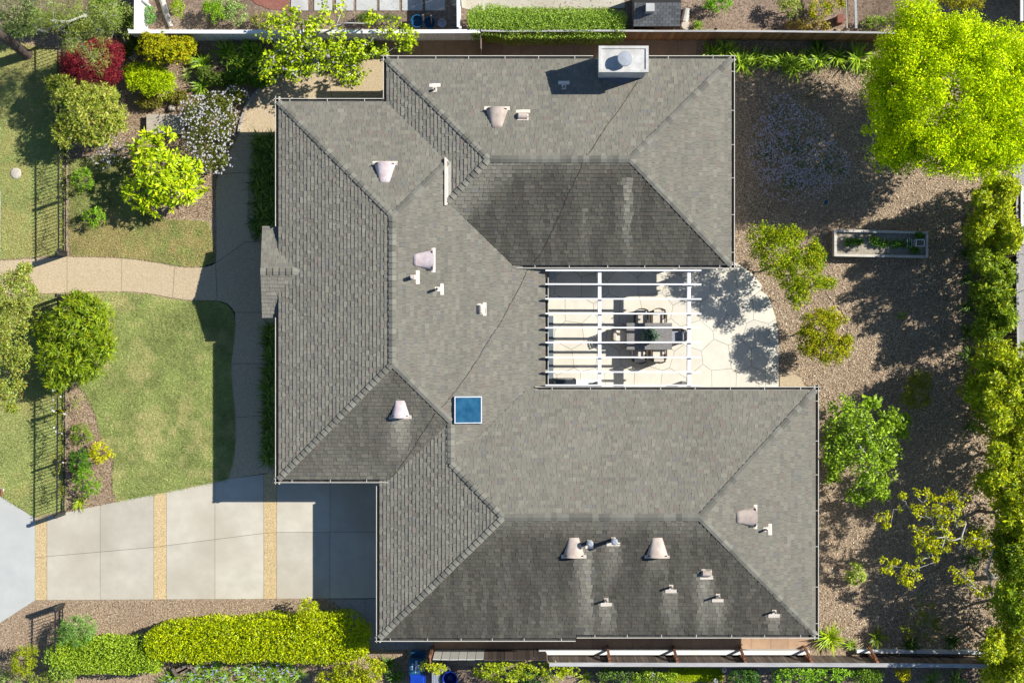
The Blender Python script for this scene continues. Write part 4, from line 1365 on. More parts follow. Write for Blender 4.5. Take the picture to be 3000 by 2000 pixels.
# ---- northern neighbour: shed, bins, posts
sh0 = P(1856, -40, 2.2); sh1 = P(1993, 76, 2.2)
sx0, sx1, sy0, sy1 = sh0.x, sh1.x, sh1.y, sh0.y
shed = thing('garden_shed', 'small grey shingled shed beyond the brown fence', 'shed', ((sx0 + sx1) / 2, (sy0 + sy1) / 2, 0))
MB().box(((sx0 + sx1) / 2, (sy0 + sy1) / 2 + .05, 1.0), (sx1 - sx0 - .2, sy1 - sy0 - .2, 2.0)).build('wall', M['wood_grey'], shed)
yr = P(1900, 10, 2.5).y
rf = MB()
zr, ze = 2.55, 2.1
rf.v += [(sx0, sy0, ze), (sx1, sy0, ze), (sx1, yr, zr), (sx0, yr, zr), (sx0, 2 * yr - sy0, ze), (sx1, 2 * yr - sy0, ze)]
rf.v += [(x, y, z - .06) for x, y, z in rf.v[:6]]
rf.f += [(0, 1, 2, 3), (3, 2, 5, 4), (7, 6, 9, 8), (8, 9, 10, 11), (0, 6, 7, 1), (1, 7, 8, 2), (2, 8, 11, 5), (5, 11, 10, 4), (4, 10, 9, 3), (3, 9, 6, 0)]
sroof = rf.build('roof', M['sheath'], shed)
sm = box_mesh('shed_tab', M['shed_shingle'])
dsl = Vector((0, yr - sy0, zr - ze)); Ls = dsl.length; dsl.normalize()
ang = math.atan2(zr - ze, yr - sy0)
nrow = int(Ls / .15)
for r in range(nrow + 2):
    for k in range(9):
        w = (sx1 - sx0) / 8
        x = sx0 + w * (k + .5) - (.5 * w if r % 2 else 0)
        xa, xb = max(sx0, x - w / 2), min(sx1, x + w / 2)
        if xb - xa < .04: continue
        p = Vector(((xa + xb) / 2, sy0, ze)) + dsl * (Ls * (r + .5) / (nrow + 2))
        shared('shingle', sm, sroof, p + Vector((0, 0, .012)), Matrix.Rotation(ang - .05, 3, 'X'), (xb - xa - .012, Ls / (nrow + 2) * 1.05, .014))
c = P(1904, 25, 2.6)
MB().box((c.x, c.y, 2.55), (.32, .3, .5)).build('roof_vent', M['paver'], shed)
for lab, x, y, r, h, m in (('round white bucket by the corner of the white fence', 1295, 68, .16, .35, 'galv'), ('dark blue tub left of the white bucket', 1258, 66, .22, .5, 'blue_dull'), ('dark blue tub under the fig tree tips', 1222, 62, .24, .5, 'blue_dull')):
    p = P(x, y, h)
    t = thing('garden_tub', lab, 'tub', (p.x, p.y, 0))
    MB().lathe((p.x, p.y, 0), [(r * .8, 0), (r, h - .03), (r * 1.06, h - .02), (r * 1.06, h), (r * .92, h), (r * .85, h * .5), (.01, h * .48)], 22).build('body', M[m], t, smooth=False)
for lab, x, y in (('left thin grey stake beside the blue tubs', 1242, 62), ('right thin grey stake beside the blue tubs', 1266, 64)):
    t = thing('garden_stake', lab, 'stake', P(x, y + 18))
    MB().bar(P(x, y + 18) + Vector((0, 0, .02)), P(x - 3, y - 18, 1.0), .05, .05).build('pole', M['wood_grey'], t)
tp = thing('trellis_posts', 'pale timber double post beyond the brown fence', 'post', P(2495, 70))
MB().bar(P(2504, -60, 1.6), P(2508, 84, 1.6), .09, .09).build('top_rail', M['wood_cap'], tp)
MB().bar(P(2481, -60, 1.4), P(2482, 84, 1.4), .06, .06).build('side_rail', M['deck'], tp)
for x, y in ((2508, 80), (2482, 80)):
    q_ = P(x, y, 1.4); MB().box((q_.x, q_.y, .7), (.09, .09, 1.4)).build('post', M['wood_cap'], tp)
c = P(2463, 55, .5)
bh = thing('terracotta_box', 'small reddish timber box beyond the brown fence', 'box', (c.x, c.y, 0))
MB().box((c.x, c.y, .25), (.22, .3, .5)).build('body', M['terracotta'], bh)
MB().tube([(c.x + .1, c.y, .4), (c.x + .22, c.y, .4)], .06, 12).build('spout', M['terracotta'], bh)
MB().box((c.x, c.y, .515), (.25, .33, .03)).build('lid', M['terracotta'], bh)
# pale log in the neighbour's bed
lg = thing('garden_log', 'pale weathered log lying in the bed behind the white fence', 'log', P(488, 40))
MB().tube([P(474, -10) + Vector((0, 0, .12)), P(486, 35) + Vector((0, 0, .11)), P(503, 80) + Vector((0, 0, .1))], [.12, .11, .09], 9).build('trunk', M['bark_pale'], lg)
lg2 = thing('tree_stump', 'pale split log beside the shed', 'log', P(2005, 45))
MB().tube([P(2012, 28) + Vector((0, 0, .12)), P(2004, 66) + Vector((0, 0, .12))], [.13, .15], 10).build('trunk', M['bark_pale'], lg2)
MB().lathe(P(2006, 78), [(.2, 0), (.19, .2), (.15, .24)], 12).build('stump', M['stone'], lg2)
# far right neighbour: the house whose eaves run along the right edge
nb = thing('neighbour_house', 'corner of the neighbouring house with pale gutter behind the lime tree', 'house', P(3060, 0))
MB().poly_prism(pxs([(3040, -120), (3240, -120), (3240, 40), (3040, 40)]), 0, 2.2).build('wall', M['stucco'], nb)
ea = P(2997, -120, 2.4); eb = P(2997, 62, 2.4); xr = P(3240, 0, 3.6).x
rf = MB(); rf.v += [(ea.x, ea.y, 2.4), (xr, ea.y, 3.2), (xr, eb.y, 3.2), (ea.x, eb.y, 2.4), (ea.x, ea.y, 2.3), (xr, ea.y, 3.1), (xr, eb.y, 3.1), (ea.x, eb.y, 2.3)]
rf.f += [(3, 2, 1, 0), (4, 5, 6, 7), (0, 1, 5, 4), (1, 2, 6, 5), (2, 3, 7, 6), (3, 0, 4, 7)]
rf.build('roof', M['shed_shingle'], nb)
MB().bar(ea + Vector((-.05, 0, -.02)), eb + Vector((-.05, 0, -.02)), .10, .1).build('gutter', M['white'], nb)
fence('white capped fence at the far right edge', [(2968, 720), (2968, 552)], 1.1, .14, 0, 'wood_grey', 'white', .1, True, 2.4, 'wood_grey', -1)
# drip hose on the mulch
hz = [P(2420, 858), P(2436, 880), P(2460, 905), P(2478, 930), P(2484, 965), P(2480, 990)]
tag(MB().tube([p + Vector((0, 0, .02)) for p in hz], .014, 5).build('drip_hose', M['bark']), 'thin brown drip hose curving over the mulch between two shrubs', 'hose')
hz = [P(2388, 672), P(2420, 630), P(2470, 590), P(2540, 565), P(2625, 557)]
tag(MB().tube([p + Vector((0, 0, .02)) for p in hz], .012, 5).build('drip_hose', M['bark']), 'thin brown drip hose curving over the mulch above the raised bed', 'hose')
vc = tag(MB().lathe(P(2420, 592), [(.08, 0), (.085, .03), (.06, .04)], 14).build('valve_cover', M['blue_dull']), 'small round green valve cover in the shaded mulch', 'valve cover')
# ================================================================== PLANTS
UP = np.array([0, 0, 1.0])
def unit(a):
    return a / (np.linalg.norm(a, axis=-1, keepdims=True) + 1e-9)
def leaf_geo(base, axis, nrm, L, W, droop=0.0, fold=.12):
    side = unit(np.cross(axis, nrm)); nn = np.cross(side, axis)
    L = L[:, None]; W = W[:, None]
    mid = base + axis * L * .45
    tip = base + axis * L - UP * (L * droop)
    a = mid + side * W / 2 + nn * W * fold
    b = mid - side * W / 2 + nn * W * fold
    V = np.stack([base, a, tip, b], axis=1).reshape(-1, 3)
    F = np.arange(len(base) * 4).reshape(-1, 4)
    return V, F
def leaf_cols(rng, n, cols, per=4, var=.22, warm=None):
    c = np.array(cols)
    w = rng.random((n, 1)) ** 1.2
    i = rng.integers(0, len(c), n); j = rng.integers(0, len(c), n)
    k = c[i] * w + c[j] * (1 - w)
    k = k * rng.uniform(1 - var, 1 + var, (n, 1))
    return np.repeat(np.clip(k, 0, 1), per, axis=0)
FOL = np.array([1.55, 1.75, .7])
def world_blobs(blobs):
    out = []
    for px, py, rx, ry, zc, rz in blobs:
        c = P(px, py, zc); s = (CAM_H - zc) / CAM_H / PPM
        out.append((np.array(c), np.array([rx * s, ry * s, rz])))
    return out
def clumps(rng, WB, n, shell=.35, low=-.25):
    w = np.array([r[0] * r[1] for _, r in WB]); w /= w.sum()
    idx = rng.choice(len(WB), n, p=w)
    d = unit(rng.normal(size=(n, 3)))
    d[:, 2] = np.where(d[:, 2] < low, -d[:, 2], d[:, 2])
    r = np.array([WB[i][1] for i in idx]); c = np.array([WB[i][0] for i in idx])
    f = 1 - shell * rng.random((n, 1)) ** 1.3
    return c + d * r * f, unit(d / r)
def branches(rng, root, targets, r0, wig=.18, fork=.3):
    """greedy branching skeleton from root to targets; returns MB"""
    b = MB()
    t = np.array(targets); top = t[:, 2].max()
    cen = t.mean(axis=0)
    fz = root[2] + (top - root[2]) * fork
    fk = np.array([root[0] + (cen[0] - root[0]) * .3, root[1] + (cen[1] - root[1]) * .3, fz])
    nodes = [fk]; depth = [0.0]
    maxd = np.linalg.norm(t - fk, axis=1).max() + 1e-6
    mid0 = (np.array(root) + fk) / 2 + rng.normal(size=3) * [.05, .05, 0]
    b.tube([root, mid0, fk], [r0 * 1.15, r0, r0 * .85], 7)
    for p in t[np.argsort(np.linalg.norm(t - fk, axis=1))]:
        nd = np.array(nodes)
        dist = np.linalg.norm(nd - p, axis=1) + np.array(depth) * .25
        k = int(np.argmin(dist)); a = nd[k]
        L = np.linalg.norm(p - a)
        if L < .02: continue
        m1 = a + (p - a) * .35 + rng.normal(size=3) * L * wig * .5
        m2 = a + (p - a) * .7 + rng.normal(size=3) * L * wig * .5
        d0, d1 = depth[k], depth[k] + L
        rr = lambda d: max(.007, r0 * .6 * (1 - min(1, d / (maxd * 1.15))) ** 1.2)
        b.tube([a, m1, m2, p], [rr(d0), rr(d0 + L * .35), rr(d0 + L * .7), rr(d1)], 5, False)
        nodes += [m1, m2, p]; depth += [d0 + L * .35, d0 + L * .7, d1]
    return b
def plant(name, label, cat, blobs, n, per, rc, L, W, cols, mode='fluff', seed=None, mat='leaf', trunk_px=None, r0=.05, nb=14, bark='bark', shell=.4, low=-.25,
          droop=.1, flowers=None, group=None, fork=.3, var=.22, up=.3, wig=.18, spread=.7, fill=0):
    seed = seed if seed is not None else int(blobs[0][0] * 7 + blobs[0][1])
    rng = np.random.default_rng(seed)
    WB = world_blobs(blobs)
    if trunk_px is None:
        c0 = WB[0][0]; root = np.array([c0[0], c0[1], 0.0])
    else:
        root = np.array(P(*trunk_px))
    t = thing(name, label, cat, Vector(root), group)
    C, O = clumps(rng, WB, n, shell, low)
    C[:, 2] = np.maximum(C[:, 2], .06)
    k = np.repeat(np.arange(n), per); m = len(k)
    c, o = C[k], O[k]
    if mode == 'fluff':
        qd = unit(rng.normal(size=(m, 3))); q = qd * (rng.random((m, 1)) ** .33)
        base = c + q * rc * rng.uniform(.7, 1.3, (n, 1))[k] * [1, 1, .8]
        ax = unit(np.cross(qd, rng.normal(size=(m, 3))) + qd * .35 + rng.normal(size=(m, 3)) * .2)
        nr = unit(UP * up + qd * 1.1 + rng.normal(size=(m, 3)) * .35)
    else:       # rosette: leaves fan out from each shoot tip
        e1 = unit(np.cross(o, rng.normal(size=(n, 3))[k])); 
        phi = rng.uniform(0, 2 * np.pi, (m, 1))
        e2 = np.cross(o, e1)
        oo = unit(o * .6 + UP * .6)
        rad = e1 * np.cos(phi) + e2 * np.sin(phi)
        el = rng.uniform(.05, 1.0, (m, 1))
        ax = unit(rad * np.cos(el) * spread / .7 + oo * np.sin(el))
        base = c + ax * rc * .25 + rng.normal(size=(m, 3)) * rc * .18
        nr = unit(oo * 1.0 - ax * .3 + rng.normal(size=(m, 3)) * .3)
    LL = L * rng.uniform(.65, 1.25, m); WW = W * rng.uniform(.7, 1.2, m)
    V, F = leaf_geo(base, ax, nr, LL, WW, droop)
    V[:, 2] = np.maximum(V[:, 2], .02)
    col = leaf_cols(rng, m, np.array(cols) * FOL, 4, var)
    cl = rng.uniform(.82, 1.18, (n, 1))[k]
    col *= np.repeat(cl, 4, axis=0)
    np_mesh('crown', V, F, np.clip(col, 0, 1), M[mat], t)
    if fill:
        idx = rng.integers(0, len(WB), fill)
        dd = unit(rng.normal(size=(fill, 3))) * (rng.random((fill, 1)) ** .4) * .78
        b2 = np.array([WB[i][0] for i in idx]) + dd * np.array([WB[i][1] for i in idx])
        b2[:, 2] = np.maximum(b2[:, 2], .1)
        V, F = leaf_geo(b2, unit(rng.normal(size=(fill, 3)) * [1, 1, .5]), unit(UP + rng.normal(size=(fill, 3)) * .4), L * 1.5 * rng.uniform(.8, 1.3, fill), W * 1.8 * rng.uniform(.8, 1.2, fill), .1)
        np_mesh('inner_foliage', V, F, leaf_cols(rng, fill, np.array(cols) * FOL, 4, var), M[mat], t)
    nbb = min(nb, n)
    if nbb > 0:
        sel = rng.choice(n, nbb, replace=False)
        bb = branches(rng, tuple(root), C[sel] - O[sel] * rc * .3, r0, wig, fork)
        bb.build('trunk', M[bark], t, smooth=True)
    if flowers:
        fn, fc, fs, fl = flowers
        C2, O2 = clumps(rng, WB, fn, .2, low)
        kk = np.repeat(np.arange(fn), 5); mm = len(kk)
        ph = np.tile(np.arange(5), fn)[:, None] * 2 * np.pi / 5 + rng.uniform(0, 6, (fn, 1))[kk]
        ax = unit(np.concatenate([np.cos(ph), np.sin(ph), rng.uniform(.1, .6, (mm, 1))], axis=1))
        base = C2[kk] + O2[kk] * fl
        V, F = leaf_geo(base, ax, unit(np.tile(UP, (mm, 1)) + rng.normal(size=(mm, 3)) * .2), np.full(mm, fs) * rng.uniform(.7, 1.2, mm), np.full(mm, fs * .8), .1)
        np_mesh('blossom', V, F, leaf_cols(rng, mm, fc, 4, .12), M['petal'], t, kind='stuff')
    return t

def strap(px, py, n, length, width, cols, label, name='strap_plant', cat='plant', group=None, z0=.02, arch=1.0, seed=None, mat='leaf_gloss', flowers=None):
    """clump of arching strap leaves"""
    rng = np.random.default_rng(int(px * 13 + py * 7) if seed is None else seed)
    c = np.array(P(px, py, z0 + .25)); c[2] = z0
    t = thing(name, label, cat, Vector(c), group)
    az = rng.uniform(0, 2 * np.pi, n); e0 = rng.uniform(.75, 1.5, n); L = length * rng.uniform(.6, 1.1, n); w = width * rng.uniform(.7, 1.2, n)
    bend = rng.uniform(.9, 1.9, n) * arch
    SEG = 6
    p = np.stack([c[0] + rng.normal(size=n) * length * .07, c[1] + rng.normal(size=n) * length * .07, np.full(n, z0)], axis=1)
    side = np.stack([-np.sin(az), np.cos(az), np.zeros(n)], axis=1)
    rows = []
    for s in range(SEG + 1):
        f = s / SEG
        ww = w * (1 - f ** 2.2) * (.55 + 1.2 * min(f, .4)) + .002
        rows.append((p - side * ww[:, None] / 2, p + side * ww[:, None] / 2))
        el = e0 - bend * f
        d = np.stack([np.cos(el) * np.cos(az), np.cos(el) * np.sin(az), np.sin(el)], axis=1)
        p = p + d * (L / SEG)[:, None]
        p[:, 2] = np.maximum(p[:, 2], z0 + .01)
    V = np.stack([x for r in rows for x in r], axis=1)          # n, 2*(SEG+1), 3
    m = 2 * (SEG + 1)
    F = []
    for s in range(SEG):
        F.append(np.stack([np.arange(n) * m + 2 * s, np.arange(n) * m + 2 * s + 1, np.arange(n) * m + 2 * s + 3, np.arange(n) * m + 2 * s + 2], axis=1))
    F = np.concatenate(F)
    col = leaf_cols(rng, n, np.array(cols) * FOL, m, .2)
    np_mesh('leaves', V.reshape(-1, 3), F, col, M[mat], t)
    if flowers:
        fn, fc, fs = flowers
        q = np.stack([c[0] + rng.normal(size=fn) * length * .3, c[1] + rng.normal(size=fn) * length * .3, rng.uniform(.4, .75, fn)], axis=1)
        kk = np.repeat(np.arange(fn), 6); ph = rng.uniform(0, 6.28, (len(kk), 1))
        ax = unit(np.concatenate([np.cos(ph), np.sin(ph), rng.uniform(0, .8, (len(kk), 1))], axis=1))
        V, F = leaf_geo(q[kk], ax, np.tile(UP, (len(kk), 1)), np.full(len(kk), fs), np.full(len(kk), fs * .6))
        np_mesh('blossom', V, F, leaf_cols(rng, len(kk), fc, 4, .15), M['petal'], t, kind='stuff')
    return t
def hedge(name, label, cat, path, halfw, h, n, L, W, cols, seed=1, mat='leaf_gloss', top=.55, group=None, var=.22):
    """clipped hedge: path in pixels (at ground), half width per point in px"""
    rng = np.random.default_rng(seed)
    pts = [np.array(P(x, y, h)) for x, y in path]
    t = thing(name, label, cat, Vector((pts[0][0], pts[0][1], 0)), group)
    seg = np.array([np.linalg.norm(b - a) for a, b in zip(pts[:-1], pts[1:])]); cum = np.concatenate([[0], np.cumsum(seg)])
    s = rng.uniform(0, cum[-1], n)
    PX = np.interp(s, cum, [p[0] for p in pts]); PY = np.interp(s, cum, [p[1] for p in pts])
    hw = np.interp(s, cum, [w / PPM * (CAM_H - h) / CAM_H for w in halfw])
    i = np.clip(np.searchsorted(cum, s) - 1, 0, len(seg) - 1)
    d = np.array([(b - a) / np.linalg.norm(b - a) for a, b in zip(pts[:-1], pts[1:])])[i]
    nrm = np.stack([-d[:, 1], d[:, 0], np.zeros(n)], axis=1)
    an = rng.uniform(-1, 1, n)
    on_top = rng.random(n) < top
    lump = vnoise(PX * 2.2, PY * 2.2) * .18 - .09
    off = np.where(on_top, rng.uniform(-1, 1, n), np.sign(an) * rng.uniform(.9, 1.02, n))
    rnd = 1 - np.abs(off) ** 5 * .25
    zz = np.where(on_top, h * rnd * rng.uniform(.90, 1.0, n) + lump, h * rng.uniform(.05, .95, n))
    off = off + (vnoise(PX * 1.4 + 9, PY * 1.4) - .5) * .22
    base = np.stack([PX, PY, zz], axis=1) + nrm * (off * hw)[:, None]
    # rounded ends
    for e, q, sg in ((0, pts[0], -1), (-1, pts[-1], 1)):
        pass
    out = unit(np.where(on_top[:, None], UP + nrm * (off * .5)[:, None], nrm * np.sign(off)[:, None] + UP * .3))
    ax = unit(out * .8 + rng.normal(size=(n, 3)) * .55)
    nr = unit(out + rng.normal(size=(n, 3)) * .6)
    V, F = leaf_geo(base, ax, nr, L * rng.uniform(.6, 1.25, n), W * rng.uniform(.7, 1.2, n), .05)
    V[:, 2] = np.maximum(V[:, 2], .02)
    np_mesh('foliage', V, F, leaf_cols(rng, n, np.array(cols) * FOL, 4, var), M[mat], t)
    n2 = int(n * .45)
    jj = rng.choice(n, n2); b2 = base[jj].copy()
    b2[:, 2] = h * rng.uniform(.35, .82, n2); b2[:, :2] = np.stack([PX, PY], axis=1)[jj] + nrm[jj][:, :2] * (rng.uniform(-.85, .85, n2) * hw[jj])[:, None]
    V, F = leaf_geo(b2, unit(rng.normal(size=(n2, 3)) * [1, 1, .4]), unit(UP + rng.normal(size=(n2, 3)) * .4), L * 1.6 * rng.uniform(.8, 1.3, n2), W * 1.8 * rng.uniform(.8, 1.2, n2), .05)
    np_mesh('inner_foliage', V, F, leaf_cols(rng, n2, np.array(cols) * FOL, 4, var), M[mat], t)
    core = MB()
    for k in range(len(pts) - 1):
        a, b = pts[k].copy(), pts[k + 1].copy(); a[2] = b[2] = h * .42
        core.tube([(a[0], a[1], .0), (a[0], a[1], h * .6)], .04, 6)
        for f in (.3, .7):
            q = a + (b - a) * f; core.tube([(q[0], q[1], .0), (q[0] + .1, q[1] + .05, h * .7)], .03, 6)
    core.build('stem', M['bark'], t)
    return t

# leaf palettes (linear base colours)
LIME = [(.26, .33, .008), (.18, .27, .008), (.11, .21, .008)]
LIME2 = [(.36, .38, .008), (.30, .34, .01), (.20, .27, .01)]
YEL = [(.45, .38, .006), (.36, .34, .008), (.22, .24, .01)]
YELO = [(.42, .30, .015), (.34, .28, .012), (.20, .20, .015), (.12, .14, .012)]
GRN = [(.12, .20, .02), (.08, .15, .018), (.18, .24, .03)]
GRN_D = [(.035, .075, .018), (.05, .10, .02), (.025, .05, .015)]
OLIVE = [(.17, .19, .05), (.11, .135, .035), (.24, .23, .08), (.08, .11, .03)]
GREY = [(.20, .24, .12), (.13, .18, .08), (.28, .30, .18)]
GREYG = [(.07, .16, .06), (.12, .22, .10), (.20, .28, .16)]
RED = [(.14, .007, .042), (.21, .016, .065), (.085, .005, .028), (.29, .04, .09)]
PERS = [(.22, .26, .012), (.14, .19, .012), (.36, .29, .015), (.08, .13, .01)]
AGA = [(.13, .20, .026), (.32, .37, .07), (.06, .11, .016), (.18, .25, .035)]
DARKSTRAP = [(.04, .07, .022), (.08, .125, .035), (.20, .24, .07)]
FIG = [(.36, .38, .012), (.27, .31, .012), (.19, .24, .012)]

# ---- trees and big shrubs on the right
plant('lime_tree', 'large round bright lime green tree in the top right corner', 'tree',
      [(2745, 280, 190, 205, 4.4, 2.3), (2610, 300, 92, 150, 3.9, 1.9), (2690, 85, 85, 95, 4.4, 1.8), (2815, 130, 115, 95, 4.6, 1.9), (2905, 235, 115, 160, 4.5, 2.0), (2965, 360, 95, 150, 4.2, 1.9),
       (2790, 430, 170, 105, 4.1, 2.0), (2885, 440, 110, 95, 4.0, 1.8), (2625, 430, 85, 75, 3.7, 1.5), (2680, 190, 120, 110, 4.6, 1.8), (2990, 190, 60, 100, 4.2, 1.6)],
      700, 150, .33, .09, .052, [(.42, .46, .004), (.32, .39, .004), (.16, .23, .004), (.54, .53, .006)], nb=40, r0=.16, trunk_px=(2745, 290), shell=.45, low=-.1, fill=15000)
plant('lilac_bush', 'sparse dark bush with pale lilac blossom in the shaded mulch', 'shrub',
      [(2330, 430, 110, 120, 1.1, .8), (2250, 440, 60, 100, .9, .6), (2400, 480, 90, 70, 1.0, .6), (2330, 540, 110, 50, .8, .5), (2290, 340, 60, 60, 1.0, .5)],
      230, 18, .13, .08, .03, [(.05, .085, .025), (.08, .12, .035), (.03, .05, .02)], nb=200, r0=.05, bark='bark_pale', wig=.35, shell=.9, flowers=(1500, [(.62, .56, .62), (.74, .68, .72), (.52, .45, .54)], .035, .06))
plant('sapling', 'thin leafless looking sapling beside the strap plants', 'sapling', [(2385, 275, 35, 50, .9, .5), (2375, 230, 20, 30, 1.1, .4), (2400, 250, 25, 20, 1.0, .3)], 46, 8, .08, .07, .02, GRN_D, nb=26, r0=.02, shell=.9)
plant('persimmon_shrub', 'broad yellow green shrub between the patio curve and raised bed', 'shrub',
      [(2275, 735, 80, 70, 2.4, .8), (2340, 800, 80, 65, 2.3, .8), (2235, 690, 48, 36, 2.3, .6), (2335, 862, 36, 48, 2.0, .5), (2420, 826, 42, 20, 2.0, .3), (2385, 745, 35, 45, 2.2, .5), (2310, 690, 50, 30, 2.3, .5)],
      430, 36, .16, .085, .045, PERS, nb=30, r0=.05, shell=.45, trunk_px=(2300, 770), fill=500)
plant('persimmon_shrub', 'smaller orange tinted shrub below the curving drip hose', 'shrub',
      [(2400, 960, 60, 58, 1.9, .7), (2430, 1030, 58, 42, 1.8, .6), (2365, 1000, 36, 50, 1.7, .5), (2470, 1010, 32, 30, 1.7, .4), (2440, 930, 40, 30, 1.8, .4)],
      280, 36, .15, .08, .042, [(.26, .26, .014), (.18, .20, .012), (.38, .25, .02), (.12, .13, .01)], nb=22, r0=.04, shell=.45, fill=400)
plant('citrus_tree', 'glossy green leafy tree touching the eaves of the south wing', 'tree',
      [(2480, 1225, 80, 68, 2.0, 1.0), (2530, 1305, 92, 90, 2.2, 1.2), (2450, 1320, 52, 80, 1.9, 1.0), (2605, 1240, 44, 44, 1.8, .7), (2555, 1395, 66, 60, 1.9, .9), (2510, 1455, 42, 26, 1.6, .6), (2600, 1335, 40, 40, 1.8, .7), (2550, 1180, 34, 24, 1.8, .6), (2640, 1265, 26, 22, 1.7, .4), (2650, 1225, 22, 16, 1.7, .3), (2585, 1450, 26, 18, 1.5, .4), (2440, 1390, 20, 30, 1.6, .4)],
      330, 26, .17, .13, .062, [(.14, .20, .018), (.20, .27, .03), (.09, .14, .014), (.28, .34, .06)], mat='leaf_gloss', nb=120, r0=.08, bark='bark_pale', shell=.65, trunk_px=(2520, 1310), fill=900, low=-.5)
plant('dark_bush', 'dull olive bush standing alone in deep shade right of the citrus tree', 'shrub', [(2682, 1150, 46, 46, .9, .8), (2700, 1115, 30, 24, 1.1, .5)], 90, 30, .13, .13, .025, [(.14, .14, .03), (.09, .11, .025), (.26, .24, .06)], nb=16, r0=.04)
plant('sparse_tree', 'sparse yellow leaved tree with bare grey branches near the right hedge', 'tree',
      [(2720, 1590, 70, 70, 3.4, .5), (2690, 1480, 60, 60, 3.3, .5), (2760, 1510, 60, 70, 3.5, .5), (2640, 1660, 70, 30, 3.2, .4), (2820, 1690, 60, 35, 3.3, .5), (2880, 1720, 40, 25, 3.2, .4), (2590, 1530, 25, 40, 3.2, .3), (2600, 1660, 30, 30, 3.1, .3), (2670, 1700, 35, 25, 3.2, .3), (2800, 1450, 45, 40, 3.3, .4), (2855, 1580, 60, 40, 3.4, .4)],
      190, 24, .13, .105, .06, [(.34, .33, .01), (.42, .32, .012), (.24, .25, .01)], nb=120, r0=.09, bark='bark_pale', shell=.8, trunk_px=(2915, 1690), fork=.55, wig=.5, low=-.6)
plant('dull_shrub', 'thin olive shrub with bare twigs above the shaded fence end', 'shrub', [(2690, 1790, 60, 50, 1.1, .5), (2670, 1850, 50, 40, 1.0, .5), (2735, 1830, 40, 50, 1.0, .5)], 75, 16, .13, .08, .045, [(.17, .17, .02), (.11, .12, .02)], nb=50, r0=.04, bark='bark_pale', shell=.9, wig=.3)
plant('small_bush', 'small pale variegated bush beside the east wall of the south wing', 'shrub', [(2505, 1680, 26, 28, .45, .4)], 34, 22, .1, .14, .05, [(.30, .33, .14), (.18, .24, .06), (.36, .34, .18)], mode='rosette', nb=8, r0=.02)
hedge_spec = [
    ('tall yellow green hedge tree below the lime tree', [(2915, 620, 65, 75, 3.4, 1.3), (2960, 690, 45, 50, 3.2, 1.1), (2880, 680, 40, 40, 3.0, .9), (2945, 560, 60, 40, 3.3, 1.0)], 0),
    ('dark green hedge tree just above the shadowed path joint', [(2900, 765, 50, 40, 2.9, 1.0), (2935, 800, 35, 40, 2.8, .9)], 1),
    ('hedge tree with yellow tips beside the raised bed end', [(2920, 880, 50, 45, 3.0, 1.0), (2890, 860, 30, 30, 2.6, .8), (2950, 930, 35, 35, 2.9, .9), (2900, 960, 40, 40, 2.5, .9)], 1),
    ('broad yellow hedge tree level with the patio landing', [(2920, 1075, 75, 65, 3.6, 1.3), (2975, 1090, 45, 60, 3.6, 1.2), (2870, 1140, 40, 40, 3.1, .9)], 0),
    ('broad yellow hedge tree level with the citrus tree', [(2940, 1220, 70, 85, 3.6, 1.3), (2900, 1170, 50, 50, 3.3, 1.0), (2985, 1180, 45, 70, 3.5, 1.1)], 0),
    ('yellow hedge tree just below the citrus tree level', [(2955, 1370, 60, 75, 3.5, 1.2), (2905, 1415, 40, 35, 2.9, .9), (2985, 1330, 30, 60, 3.4, 1.1)], 0),
    ('hedge tree to the right of the sparse yellow tree', [(2965, 1500, 50, 65, 3.3, 1.1), (2990, 1560, 40, 50, 3.2, 1.0)], 0),
    ('dark green hedge tree at the right edge above the bottom corner', [(2970, 1640, 45, 60, 3.0, 1.0), (2935, 1600, 35, 60, 2.4, .9)], 1),
    ('green hedge tree at the right edge near the fence end', [(2960, 1755, 50, 60, 3.2, 1.1), (2985, 1820, 35, 45, 3.2, 1.0)], 2),
    ('yellow green hedge tree in the bottom right corner', [(2945, 1900, 65, 65, 3.2, 1.2), (2980, 1970, 50, 50, 3.2, 1.1), (2920, 1965, 40, 40, 2.9, .9)], 0),
]
HP = [[(.28, .28, .010), (.18, .215, .010), (.10, .14, .010), (.40, .35, .012)], [(.12, .16, .012), (.07, .11, .010), (.21, .22, .012)], [(.17, .22, .015), (.10, .15, .012), (.28, .28, .015)]]
for lab, bl, ci in hedge_spec:
    area = sum(b[2] * b[3] for b in bl)
    # lower skirt of the same tree
    rb2 = random.Random(int(bl[0][1]))
    bl2 = []
    for x, y, rx, ry, zc, rz in bl:
        for q in range(6):
            bl2.append((x + rb2.uniform(-.6, .6) * rx, y + rb2.uniform(-.65, .65) * ry, rx * rb2.uniform(.3, .62), ry * rb2.uniform(.3, .62), zc + .15 + rb2.uniform(-.9, .7), rz * rb2.uniform(.35, .7)))
        bl2.append((x - 24, y, rx * .85, ry * 1.15, 1.1, 1.1))
        bl2.append((x - 5, y, rx * .7, ry * 1.1, 2.2, 1.2))
    if bl[0][1] > 1000:
        bl2.append((3020, bl[0][1], 60, 85, 3.2, 1.8)); bl2.append((bl[0][0] + 10, bl[0][1], 60, 80, 2.4, 1.6))  # first blob runs out past the frame, added to deepen the garden shade
    if bl[0][1] < 1000:
        bl2.append((3038, bl[0][1], 26, 70, 2.4, 1.2))  # unseen foliage added beyond the frame to shade the neighbour's path
    plant('hedge_tree', lab, 'tree', bl2, int(area / 9) + 150, 13, .16, .13, .05, HP[ci], mode='rosette', mat='leaf_gloss', nb=20, r0=.06, shell=.4, fill=int(area * .2) + 700, group='trees of the right hand hedge')
